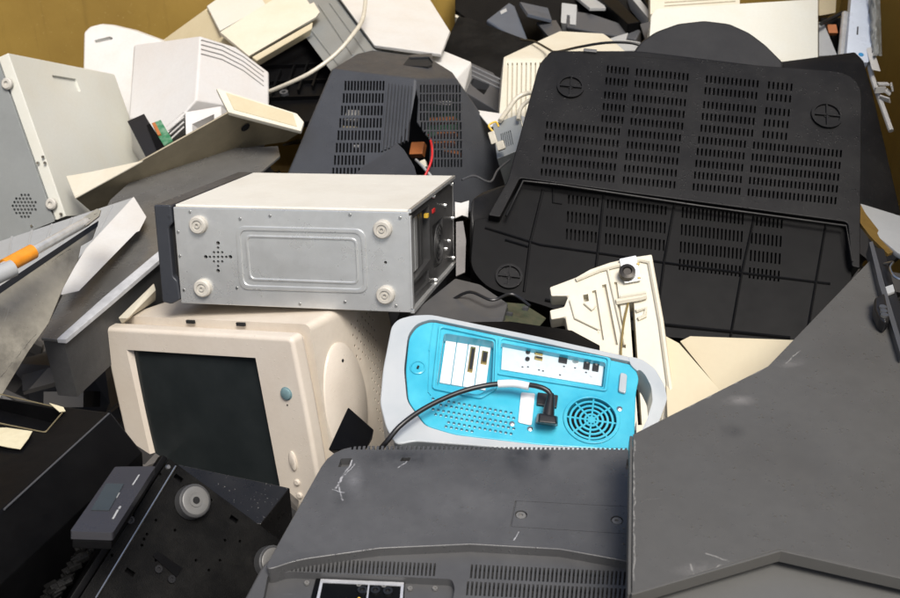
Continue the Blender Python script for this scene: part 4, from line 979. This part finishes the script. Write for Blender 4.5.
# sticker, screws, lock, light pill
aq.part('label_plate', pr(rnd(aq.xy([(521, 393), (535, 394), (531.5, 426), (518, 423)], 0), .003), .0003, .0025), M['bracket'], bev=.0006)
for u, v in ((548, 391), (530, 429), (619.5, 409), (512, 424)):
    p = aq.on(u, v, 0); aq.part('screw', lathe(bmesh.new(), [(.0042, -.001), (.0042, .0015), (.002, .0025)], Matrix.Translation(p), 14), M['steel'])
p = aq.on(418, 368, 0); lk = aq.part('lock', lathe(bmesh.new(), [(.0125, -.001), (.0125, .002), (.0105, .003), (.0098, .0012)], Matrix.Translation(p), 28), M['aqua']); aq.part('lock_slot', bx(p+V((0, 0, .0022)), (.003, .0055, .002)), M['hole'], parent=lk)
aq.part('latch', pr(rnd(aq.xy([(620, 374), (627, 376), (625.5, 395), (618, 393)], 0), .004), .0, .006), M['frost'], bev=.002)
# socket
aq.part('power_socket', pr(rnd(aq.xy([(537.5, 394), (558, 397), (556.5, 409), (536.5, 406)], 0), .002), -.001, .006), M['rubber'], bev=.001)
# cord (a thing of its own)
pc = T('mains_cable', 'black power cord with white sleeve plugged into the aqua tower', 'cable', aimz(aq.M @ aq.on(546, 418, .004), aq.M.to_3x3() @ V((0, 0, 1)), up=aq.M.to_3x3() @ V((1, 0, 0))))
Z = aq.M.to_3x3() @ V((0, 0, 1)); up2 = aq.M.to_3x3() @ V((0, 1, 0)); rt2 = aq.M.to_3x3() @ V((1, 0, 0))
A = lambda u, v, z: aq.M @ aq.on(u, v, z)
def blk(px, z0, z1): return hull([pc.W(A(u, v, z)) for u, v in px for z in (z0, z1)], 1)
pc.part('plug', hull([pc.W(A(u, v, z)) for u, v, z in ((537, 413, .008), (558, 416, .008), (558, 427, .008), (535, 424, .008), (539, 413, .034), (556, 416, .034), (557, 424, .034), (538, 422, .034))], 1), M['rubber'], bev=.003, seg=3)
pc.part('strain_relief', loft(bmesh.new(), [[pc.W(A(548, 418, .020)+ (rt2*math.cos(t_)+Z*math.sin(t_))*.0095) for t_ in [k*math.pi/8 for k in range(16)]], [pc.W(A(549, 409, .022)+ (rt2*math.cos(t_)+Z*math.sin(t_))*.0085) for t_ in [k*math.pi/8 for k in range(16)]], [pc.W(A(551, 394, .026)+ (rt2*math.cos(t_)+Z*math.sin(t_))*.005) for t_ in [k*math.pi/8 for k in range(16)]]]), M['rubber'])
pth = [A(551, 396, .026), A(548, 391, .030), A(540, 387, .032), A(525, 384.5, .030), A(497, 384, .026), A(470, 389, .026), A(445, 398, .028), A(420, 411, .030), A(400, 426, .030), A(388, 440, .02), A(378, 452, .0)]
pc.part('cord', tube(bmesh.new(), [pc.W(p) for p in pth], .0040, 12, 6), M['rubber'])
pc.part('sleeve', tube(bmesh.new(), [pc.W(A(498, 384, .0262)), pc.W(A(514, 383.5, .029)), pc.W(A(529, 386.3, .031))], .0062, 16, 3), M['bracket'])

# ============================================================ CREAM FRAME AND BOARDS BEHIND
cf = T('bezel_frame', 'cream moulded plastic frame with two prongs and metal hinge standing behind aqua tower', 'plastic frame', frame((640, 420, 1.90), (675, 413, 1.90), (618, 275, 2.03)))
ol = [(652, 254), (664, 320), (676, 413), (674, 440), (600, 440), (592, 370), (575, 340), (569, 339), (565, 317), (551, 319.5), (549.5, 310), (564, 306.5), (568, 296), (551, 296), (549.5, 287), (576, 277), (590, 269), (610, 262), (632, 257)]
cuts = [pr(cf.xy([(583, 295), (588, 294), (589, 301), (584, 302)]), -.02, .02), pr(cf.xy([(629, 303), (634, 302), (642, 425), (638, 425)]), -.05, .02)]
cuts.append(pr(cf.xy([(580, 300), (594, 288), (600, 340), (597, 345), (588, 342)]), -.008, .02) if False else pr(cf.xy([(602, 285), (606, 284), (618, 345), (612, 345)]), -.010, .02))
cuts.append(pr(cf.xy([(592, 291), (596, 290), (604, 340), (599, 340)]), -.008, .02))
cuts.append(pr(cf.xy([(614, 282), (617, 282), (626, 348), (622, 348)]), -.008, .02))
cf.part('frame', pr(cf.xy(ol), -.04, 0), M['cream'], cuts=cuts, bev=.003)
rb_ = bmesh.new()
def lip(pts, r=.003, z=.003): tube(rb_, [V(cf.on(u, v, z)) for u, v in pts], r, 6, 1)
lip([(650, 262), (661, 322), (673, 412)], .005); lip([(576, 280), (600, 270), (640, 260), (650, 262)], .004); lip([(616, 302), (640, 298), (646, 296)], .006, .006)
lip([(620, 297), (646, 293)], .004, .010); lip([(636, 311), (646, 308), (645, 316), (638, 319)], .004); lip([(584, 303), (592, 310), (596, 306)], .002)
lip([(608, 270), (625, 345)], .0025); lip([(570, 300), (575, 318), (600, 330)], .002)
cf.part('stiffening_rib', rb_, M['cream'])
hg = cf.part('hinge_plate', pr(rnd(cf.xy([(619, 261), (636, 257.5), (641, 282), (624, 285)]), .003), .004, .009), M['galv'], bev=.0008)
cf.part('hinge_knob', lathe(bmesh.new(), [(.016, 0), (.015, .012), (.009, .014), (.007, .010)], Matrix.Translation(cf.on(627, 274, .009)), 20), flat('brown_black_metal', (.05, .045, .04), .4, .6), parent=hg)
for u, v in ((638, 264), (639, 278)): cf.part('screw', lathe(bmesh.new(), [(.003, 0), (.0022, .002)], Matrix.Translation(cf.on(u, v, .009)), 10), M['gold'], parent=hg)
cf.part('wire', tube(bmesh.new(), [V(cf.on(629, 300, .004)), V(cf.on(624, 322, .006)), V(cf.on(621, 350, .006)), V(cf.on(622, 372, .0))], .002, 8), flat('olive_wire', (.22, .16, .05), .4))
sheet('cardboard_panel', 'cream board standing right of the cream frame, left of the seam', 'cardboard', ((670, 410, 1.88), (722, 392, 1.90), (668, 338, 2.0)), [(664, 335), (679, 343), (722, 392), (712, 430), (668, 430)], .008, M['card'], bev=.001)
sheet('cardboard_panel', 'cream board sloping behind the dark grey sheet, right of the seam', 'cardboard', ((720, 392, 1.92), (790, 380, 1.92), (684, 342, 2.04)), [(680, 341), (690, 336), (800, 340), (800, 400), (724, 396)], .008, M['card'], bev=.001)

# ============================================================ CLUTTER UNDER THE SILVER TOWER
sheet('grey_cover', 'dark grey plastic lid sloping below the open end of the silver tower', 'plastic cover', ((417, 314, 1.98), (502, 320, 1.98), (455, 279, 2.12)), [(405, 318), (455, 278), (480, 284), (508, 303), (503, 321), (440, 330), (410, 330)], .012, M['dgrey'], bev=.003)
sheet('black_plate', 'long narrow black plate lying between grey lid and aqua tower', 'plastic cover', ((470, 330, 1.92), (600, 340, 1.92), (480, 322, 1.95)), [(440, 322), (510, 321), (572, 330), (600, 345), (600, 362), (440, 335)], .012, M['black2'], bev=.002)
sheet('paper_tag', 'small creased white paper tag stuck up beside the television corner', 'paper tag', ((455, 218, 2.34), (469, 217, 2.34), (455, 202, 2.38)), [(455, 202), (461, 203), (469, 200.5), (468, 217), (462, 215), (455, 218)], .0015, M['white'])
sheet('clear_film', 'scrap of hazy clear film hanging below the paper tag', 'plastic film', ((455, 275, 2.24), (466, 275, 2.24), (455, 222, 2.34)), [(456, 222), (463, 221), (466, 240), (465, 272), (456, 276)], .002, plastic('hazy_film', (.2, .19, .18), .3, .5), )

for nm, lab, pts, r_w, mt in (
    ('thin_wire', 'thin grey wire curling in the gap left of the television corner', [(462, 180, 2.40), (474, 176, 2.42), (490, 182, 2.44), (498, 170, 2.5), (510, 160, 2.55)], .0025, 'mgrey'),
    ('thin_wire', 'thin black wire trailing across the dark grey lid under the silver tower', [(452, 300, 2.05), (470, 292, 2.03), (492, 300, 2.0), (512, 294, 2.02), (530, 306, 2.0)], .003, 'rubber')):
    single(nm, lab, 'wire', tube(bmesh.new(), [P(*q) for q in pts], r_w, 8), M[mt])
cbd = T('circuit_board', 'green circuit board with small chips lying in the gap below the television corner', 'circuit board', frame((484, 318, 2.03), (540, 326, 2.0), (490, 298, 2.12)))
cbd.part('board', pr(cbd.xy([(482, 300), (524, 304), (546, 318), (536, 330), (484, 322)]), -.002, 0), plastic('dirty_brown_board', (.05, .06, .035), .4, .6, (.14, .11, .07), 1, scale=40))
rn = random.Random(4)
for k in range(9): cbd.part('chip', bx(cbd.on(492+rn.random()*42, 307+rn.random()*14)+V((0, 0, .003)), (rn.uniform(.006, .02), rn.uniform(.005, .012), .006)), M[rn.choice(['rubber', 'tan', 'mgrey', 'lgrey'])])
for q, lab, m, d in (([(520, 2), (548, 8), (552, 20), (528, 14)], 'crumpled dark slate shard lying left of the notched grey bar', 'bluegrey', 3.3),
        ([(536, 22), (556, 20), (562, 30), (548, 36)], 'grey broken clip piece just above the ribbed cream monitor', 'mgrey', 3.25),
        ([(575, -4), (600, -4), (606, 8), (590, 8)], 'small grey ribbed offcut at the top edge above notched bar', 'lgrey', 3.4),
        ([(640, 24), (655, 20), (660, 40), (648, 48)], 'black bent plastic shard touching the white case corner', 'mgrey', 3.1),
        ([(508, 98), (516, 96), (518, 110), (510, 114)], 'tan shard of plastic jammed between bracket tray and ribbed monitor', 'tan', 2.9)):
    sheet('plastic_shard', lab, 'plastic shard', ((q[3][0], q[3][1], d-.05), (q[2][0], q[2][1], d-.03), (q[0][0], q[0][1], d+.06)), q, .01, M[m], bev=.0015)
# ============================================================ GREY TELEVISION AT THE BOTTOM
Fg = frame((300, 552, 1.415), (632, 558, 1.405), (350, 446, 1.60))
gt = T('grey_television', 'scuffed dark grey television back with vent rows and socket panel lying in front', 'television', Fg)
gx = lambda px, z=0: gt.xy(px, z)
mainp = rnd(gx([(333, 445), (800, 449), (800, 575), (632, 562), (560, 549), (470, 544), (380, 548), (296, 560), (262, 572)]), [.05, .02, .02, .0, .0, 0, 0, .02, .02])
th_ = .06
cutg = bmesh.new()
n = 62
for i in range(n):
    u = 352+i*4.6; q = [(u, 444), (u+2.2, 444), (u+1.2, 449.5), (u-1, 449.5)]
    prism(cutg, gx(q), -.012, .03)
cutg2 = bmesh.new()
for q in ([(341, 458.5), (352, 458), (349, 466), (338, 467)], [(402, 457.5), (411, 457.5), (409, 461), (400, 461)], [(627, 459), (640, 459), (640, 469), (626, 469)]): prism(cutg2, gx(q), -.012, .03)
# cover plate groove
ogr = gx([(515, 500.5), (629, 506.5), (628, 534), (510, 526.5)]); c_ = sum((V(p) for p in ogr), V((0, 0)))/4
ring(cutg2, ogr, [tuple(V(p)+(c_-V(p)).normalized()*.0022) for p in ogr], -.0025, .02)
for q in ([(521, 514.5)], [(617, 520)]): lathe(cutg2, [(.0085, -.004), (.0085, .02)], Matrix.Translation(gt.on(*q[0])), 24)
G2 = lambda u, v: tuple(gt.on(u, v))[:2]
tvm = plastic('scuffed_grey_television_plastic', (.078, .078, .078), .32, .8, (.032, .032, .033), .6, drops=120, scratch=.3, scale=4, scol=(.36, .36, .37),
    segs=[(G2(352, 460), G2(336, 488), .0016), (G2(356, 462), G2(345, 475), .0010), (G2(338, 482), G2(343, 500), .0013), (G2(333, 489), G2(345, 492), .0009), (G2(408, 460), G2(398, 468), .0010), (G2(520, 532), G2(514, 540), .0008)],
    smudges=[(G2(352, 482), .02, .045, (.25, .25, .26), .35), (G2(400, 458), .07, .03, (.012, .012, .012), .75), (G2(518, 458), .022, .05, (.010, .010, .010), .85), (G2(545, 455), .014, .035, (.012, .012, .012), .7), (G2(345, 495), .02, .03, (.02, .02, .02), .6), (G2(470, 500), .10, .04, (.13, .13, .13), .35)])
gt.part('rear_shell', pr(mainp, -th_, 0), tvm, bev=.011, seg=5, cuts=[cutg, cutg2])
for u, v in ((521, 514.5), (617, 520)):
    gt.part('screw', lathe(bmesh.new(), [(.0068, -.004), (.0068, -.001), (.003, -.0005), (.0026, -.003)], Matrix.Translation(gt.on(u, v)), 20), M['footring'])
# lower shelf
ZL = -.014
lowp = rnd(gx([(268, 553), (330, 540), (480, 535), (640, 545), (800, 565), (820, 700), (190, 700), (228, 628)], ZL), [.03, .02, .02, .02, .01, .01, .01, .02])
cutl = bmesh.new()
def vrow(u0, v0, u1, v1, hh, n, sl=.35):
    for i in range(n):
        t_ = (i+.5)/n; u = u0+(u1-u0)*t_; v = v0+(v1-v0)*t_; w_ = (u1-u0)/n*.24
        prism(cutl, gx([(u-w_, v), (u+w_, v), (u+w_-hh*sl*.25, v+hh), (u-w_-hh*sl*.25, v+hh)], ZL), ZL-.012, ZL+.02)
vrow(291, 558, 437, 563, 13, 36); vrow(470, 564, 640, 572, 14, 40); vrow(466, 581, 640, 589, 14, 40)
rp = rnd(gx([(268, 574), (292, 571.5), (452, 579), (455, 588), (449, 620), (255, 640)], ZL), .006)
gt.part('lower_shell', pr(lowp, -.08, ZL), M['dgrey'], bev=.008, seg=4, cuts=[cutl, pr(rp, ZL-.012, ZL+.02)])
ZR = ZL-.012
pn = gt.part('socket_panel', pr(rnd(gx([(316, 579.5), (405, 583.5), (402, 640), (300, 640)], ZR), .002), ZR-.001, ZR+.003), M['black2'], bev=.001)
gt.part('silver_border', ring(bmesh.new(), gx([(321, 581), (404, 584.5), (400, 640), (308, 640)], ZR), gx([(323, 584.5), (401, 588), (397, 638), (312, 638)], ZR), ZR+.0028, ZR+.0042), flat('silver_print', (.65, .65, .66), .35, .5), parent=pn)
gt.part('silver_border', bx(gt.on(367, 600, ZR+.0035), (.002, .06, .0012)), flat('silver_print2', (.65, .65, .66), .35, .5), parent=pn)
for u, v in ((362.5, 591.5), (375.5, 591.5), (388, 592.5), (362, 605), (375, 606)):
    gt.part('socket', lathe(bmesh.new(), [(.0062, 0), (.0062, .004), (.0035, .004), (.0032, .001)], Matrix.Translation(gt.on(u, v, ZR+.003)), 20), M['rubber'], parent=pn)
for u, v in ((346, 600), (359, 598.5), (335, 602)):
    gt.part('yellow_dot', lathe(bmesh.new(), [(.0022, 0), (.0018, .001)], Matrix.Translation(gt.on(u, v, ZR+.003)), 12), M['yellow'], parent=pn)
for u, v in ((359, 585.5), (384, 586.5), (307, 583.5), (435, 589), (410, 589)):
    gt.part('screw', lathe(bmesh.new(), [(.0036, 0), (.0034, .0025), (.0015, .0025), (.0012, .001)], Matrix.Translation(gt.on(u, v, ZR+.001)), 14), M['footring'])

# ============================================================ DARK GREY SHEET AT THE RIGHT
Fp = frame((632, 592, 1.235), (800, 592, 1.235), (633, 432, 1.47))
PD = ((632, 592, 1.235), (900, 560, 1.28), (633, 432, 1.47))
gs = T('folded_sheet', 'big dark grey painted steel cover lying over the right front of the heap', 'metal cover', frame(*PD))
pts = gs.xy([(632, 592.5), (633, 434), (768, 366), (873, 257), (880, 275), (893, 320), (910, 380), (960, 480), (960, 590), (780, 548.5)])
pts = [p for p in pts]
G3 = lambda u, v: tuple(gs.on(u, v))[:2]
shm = plastic('scratched_grey_sheet', (.080, .078, .072), .34, .5, (.048, .045, .040), .7, drops=120, scratch=.4, scale=4, scol=(.22, .215, .20),
    segs=[(G3(675, 384), G3(671, 398), .0012), (G3(671, 398), G3(652, 412), .0010), (G3(652, 412), G3(637, 430), .0009), (G3(706, 372), G3(666, 407), .0008), (G3(634, 440), G3(634, 580), .0012), (G3(691, 565), G3(694, 576), .0013), (G3(706, 554), G3(730, 562), .0012), (G3(735, 560), G3(700, 574), .0009), (G3(633, 434), G3(768, 366), .0010), (G3(785, 363), G3(800, 350), .0009)],
    smudges=[(G3(740, 330+70), .03, .015, (.22, .21, .2), .5), (G3(788, 363), .03, .012, (.2, .19, .18), .5), (G3(676, 384), .012, .010, (.03, .028, .025), .7), (G3(733, 430), .02, .02, (.03, .028, .025), .5), (G3(700, 568), .04, .012, (.2, .19, .18), .5)])
gs.part('panel', pr(pts, -.004, 0), shm, bev=.0012)
def strip(p, q, d0, d1, w):
    a, b = V(gs.on(*p)), V(gs.on(*q)); 
    return a, b
a1 = V(gs.on(631.5, 592.5)); a2 = V(gs.on(780, 549)); a3 = V(gs.on(960, 590))
for a_, b_ in ((a1, a2), (a2, a3)):
    d = (b_-a_); L_ = d.length; d.normalize(); ang = math.atan2(d.y, d.x)
    gs.part('folded_edge', bx((L_/2, -.002, -.008), (L_+.003, .004, .018), Matrix.Translation(a_) @ Matrix.Rotation(ang, 4, 'Z')), M['sheet'], bev=.001)
a4 = V(gs.on(633, 434)); d = a4-a1; L_ = d.length; ang = math.atan2(d.y, d.x)
gs.part('folded_edge', bx((L_/2, .002, -.014), (L_, .004, .022), Matrix.Translation(a1) @ Matrix.Rotation(ang, 4, 'Z')), M['sheet'], bev=.001)
gs.part('lower_panel', pr(gs.xy([(640, 640), (650, 583), (780, 543), (960, 584), (960, 680), (640, 680)], -.03), -.034, -.030), M['sheet2'], bev=.001)
gs.part('rivet', lathe(bmesh.new(), [(.005, 0), (.0035, .002)], Matrix.Translation(gs.on(781, 556, -.03)), 14), M['steel'])
rl_ = T('hinge_rail', 'black metal hinge rail with a latch along the edge of grey steel cover', 'metal rail', gs.M @ Matrix.Translation(gs.on(884, 290, 0)))
def onr(u, v, z): return rl_.on(u, v, z)
def rpoly(px, z0, z1): return pr([tuple(onr(u, v, z1))[:2] for u, v in px], z0, z1)
rl_.part('rail', rpoly([(869, 242), (873, 241), (884, 281), (905, 352), (901, 356), (879, 284)], -.012, .014), M['mgrey'], bev=.001)
rl_.part('rail', rpoly([(874, 247), (884, 249), (895, 289), (915, 345), (905, 356), (886, 286)], -.018, .006), M['rubber'], bev=.001)
rl_.part('spacer', rpoly([(884, 287), (893, 284), (895, 291), (887, 294)], .0065, .012), M['lgrey'], bev=.001)
rl_.part('latch', rpoly([(875, 297), (885, 292), (890, 318), (886, 322), (880, 318), (875, 308)], .002, .024), M['rubber'], bev=.004, seg=3)
for k in range(3): rl_.part('spring_coil', lathe(bmesh.new(), [(.0055, 0), (.0055, .004)], Matrix.Translation(onr(882.5+k*.8, 308.5+k*4, .0245)), 14), M['steel'])
rl_.part('hook', tube(bmesh.new(), [onr(884, 264, .008), onr(893, 262, .02), onr(890, 268, .02), onr(895, 277, .02), onr(906, 281, .02)], .002, 8), M['steel'])
# ============================================================ BOTTOM LEFT
# big black case
bb = T('black_case', 'big black plastic case with cutout and torn label in the bottom left corner', 'equipment case', frame((0, 513, 1.36), (111, 412, 1.60), (0, 398, 1.66)))
pA = plane((0, 513, 1.36), (111, 412, 1.60), (0, 398, 1.68)); pBf = plane((0, 513, 1.36), (111, 412, 1.60), (0, 620, 1.28))
pCf = plane((111, 412, 1.60), (141, 456, 1.60), (0, 513, 1.36))
pts = [pA(-70, 575), pA(111, 412), pA(20, 399), pA(-70, 388)]
dnv = (pCf(141, 458)-pCf(111, 412))
lowr = [p+V((.02, .0, -.25)) for p in pts]
mid = [pBf(141, 456)+V((0, .01, 0)), P(118, 470, 1.56), P(0, 585, 1.32), P(-70, 640, 1.25)]
cutb = pr(rnd([(bb.W(pA(u, v)))[:2] for u, v in ((-20, 394), (2, 399), (66, 411), (46, 434), (0, 427), (-20, 424))], .006), -.03, .03)
bb.part('casing', hull([bb.W(p) for p in pts+lowr+mid], 3), M['black2'], bev=.004, seg=3, cuts=[cutb])
cr = rnd([(bb.W(pA(u, v)))[:2] for u, v in ((-20, 396), (2, 399), (66, 411), (46, 434), (0, 427), (-20, 424))], .006)
cc_ = sum((V(p) for p in cr), V((0, 0)))/len(cr)
bb.part('cutout_rim', ring(bmesh.new(), cr, [tuple(V(p)+(cc_-V(p)).normalized()*.0010) for p in cr], -.001, .0008), flat('dull_torn_edge', (.22, .18, .10), .7))
bb.part('worn_edge_highlight', tube(bmesh.new(), [bb.W(pA(4, 509.5)+V((0, 0, .0))), bb.W(pA(109, 413.5))], .0014, 6, 1), M['mgrey'])  # pale line paints the edge's highlight along with its wear
bb.part('torn_label', pr([(bb.W(pA(u, v)))[:2] for u, v in ((-4, 432), (8, 431.5), (33, 434), (29, 441), (21, 451.5), (8, 450), (-4, 448))], .0004, .0012), M['paper'])
bb.part('tape_tear', pr([(bb.W(pA(u, v)))[:2] for u, v in ((50, 407), (64, 410.5), (66, 414), (60, 415))], .0016, .0026), M['paper'])
# deck with round feet
dTL, dTR, dBL = P(169.5, 458.4, 1.56), P(281, 540.5, 1.63), P(87.5, 598, 1.43)
DW, DH, DD = (dTR-dTL).length, .40, .11
Md = frame(dTL, dTR, dTL+(dTL-dBL)) @ Matrix.Translation((0, -DH, 0))
dk = T('audio_deck', 'black audio deck lying upside down with round silver feet in front left', 'audio deck', Md)
hb = bmesh.new()
for u, v in ((178.5, 478), (234, 519), (130, 572)):
    p = dk.on(u, v, 0); box(hb, (0, 0, 0), (.014, .007, .02), Matrix.Translation(p))
for u, v in ((168.5, 467), (160, 474), (156, 520), (147, 534), (144, 539), (142, 545), (156, 560), (209, 570), (196, 560), (175, 530), (240, 541), (211, 500), (112, 555), (133, 515), (220, 560), (225, 540)):
    lathe(hb, [(.0022, -.01), (.0022, .01)], Matrix.Translation(dk.on(u, v, 0)), 8)
dk.part('base_plate', bx((DW/2+.0, DH/2, -.0025), (DW, DH, .005)), M['granite'], bev=.001, cuts=[hb])
dk.part('chassis', bx((DW/2, DH/2, -DD/2-.006), (DW-.004, DH-.004, DD-.012)), M['black2'], bev=.002)
r_ = bmesh.new(); tube(r_, [dk.on(176, 466, .002), dk.on(96, 598, .002)], .0016, 6, 1)
dk.part('bright_fold', r_, M['steel'])
for u, v in ((190, 502.5), (268, 563)):
    p = dk.on(u, v, 0)
    f_ = dk.part('round_foot', lathe(bmesh.new(), [(.0225, -.001), (.0250, .003), (.0240, .017), (.0222, .0185), (.019, .0185)], Matrix.Translation(p), 36), plastic('worn_grey_rubber', (.05, .05, .05), .4, .4))
    dk.part('foot_cap', lathe(bmesh.new(), [(.0205, .015), (.0202, .0192), (.0185, .0200), (.0100, .0190), (.0095, .0205), (.0078, .0205)], Matrix.Translation(p), 32), M['footring'], parent=f_)
    dk.part('foot_centre', lathe(bmesh.new(), [(.0052, .0185), (.0052, .0212), (.0035, .0212)], Matrix.Translation(p), 20), M['hole'], parent=f_)
pq = pr(dk.xy([(152, 556), (157, 551), (182, 568), (176, 577)]), .0002, .002); dk.part('pressed_plate', pq, M['black2'], bev=.0006)
for u, v in ((158, 569), (171, 579), (130, 520)):
    dk.part('screw', lathe(bmesh.new(), [(.0055, 0), (.0055, .003), (.0025, .003), (.002, .001)], Matrix.Translation(dk.on(u, v, .001)), 16), M['rubber'])
dk.part('screw', lathe(bmesh.new(), [(.004, 0), (.003, .002)], Matrix.Translation(dk.on(168, 467, .0)), 12), M['steel'])
dk.part('flange', bx((-.006, DH/2, -.010), (.010, DH, .016)), M['black2'], bev=.002)
# grey media unit
Pm = ((69, 531, 1.33), (113, 532, 1.34), (115, 466, 1.47))
mu = T('media_unit', 'slim grey fronted media unit with dark display beside the upside-down audio deck', 'media player', frame(*Pm))
mu.part('front', pr(rnd(mu.xy([(70, 531), (113, 532.5), (155.5, 466), (115, 466.5)]), .003), -.012, 0), plastic('satin_grey_front', (.045, .045, .052), .3, .2, metal=.3), bev=.0015)
mu.part('display', pr(mu.xy([(91, 510.5), (109, 511), (124, 484.5), (106, 484)]), .0003, .0015), M['screen'], bev=.0003)
for px in ([(112, 519), (114, 519), (119, 510), (117, 510)], [(118, 509), (120, 509), (121.5, 506.5), (119.5, 506.5)], [(132, 485), (133.5, 485), (140, 475), (138.5, 475)], [(116, 498), (117, 498), (120, 493), (119, 493)]):
    mu.part('printed_mark', pr(mu.xy(px), .0003, .0008), M['lgrey'])
mu.part('body', pr(mu.xy([(72, 531), (112, 532.5), (152, 468), (116, 468)]), -.026, -.013), M['black2'], bev=.002)
# rack of fins below the unit
rk = bmesh.new(); rn = random.Random(21)
for k in range(46):
    t_ = rn.random(); p = P(90-t_*46+rn.uniform(-5, 5), 545+t_*60+rn.uniform(-4, 4), 1.45-t_*.05+rn.uniform(-.004, .01))
    box(rk, (0, 0, 0), (rn.uniform(.004, .02), rn.uniform(.004, .014), rn.uniform(.003, .010)), Matrix.Translation(p) @ Matrix.Rotation(.8+rn.uniform(-.2, .2), 4, 'Z') @ Matrix.Rotation(rn.uniform(-.4, .4), 4, 'X'))
single('fin_strip', 'rough black clip strip running down from the grey fronted media unit', 'plastic part', rk, M['granite'], bev=.001)
# dark smooth cover under the media unit
sheet('black_cover', 'smooth black plastic cover in the bottom left corner under the media unit', 'plastic cover', ((0, 590, 1.52), (110, 540, 1.60), (0, 540, 1.62)), [(-30, 575), (60, 500), (140, 490), (160, 560), (100, 640), (-30, 660)], .02, M['black2'], bev=.004)
# droplets box
dbx = T('black_box', 'black box covered in water drops between audio deck and beige monitor', 'box', frame((150, 520, 1.70), (261, 524, 1.71), (182, 466, 1.76)))
pTp = plane((182, 466, 1.76), (290, 487.5, 1.78), (261, 524, 1.71))
tp = [pTp(178, 464), pTp(290, 487.5), pTp(261, 524), pTp(170, 510)]
dbx.part('casing', hull([dbx.W(p) for p in tp]+[dbx.W(p+V((.0, .0, -.10))) for p in tp], 2), plastic('droplet_black', (.006, .0055, .005), .3, .4, (.018, .017, .016), .6, drops=130), bev=.002)

# repeats of a kind belong to one group
for kind_, grp in (('white_lead', 'white leads by the power supply'), ('thin_wire', 'thin loose wires in the gaps'), ('plastic_shard', 'plastic shards among the scrap'), ('cardboard_panel', 'cream boards behind the aqua tower'), ('frame_bar', 'frame bars at the top edge')):
    for ob in bpy.data.objects:
        if ob.parent is None and ob.name.split('.')[0] == kind_ and 'label' in ob.keys(): ob['group'] = grp
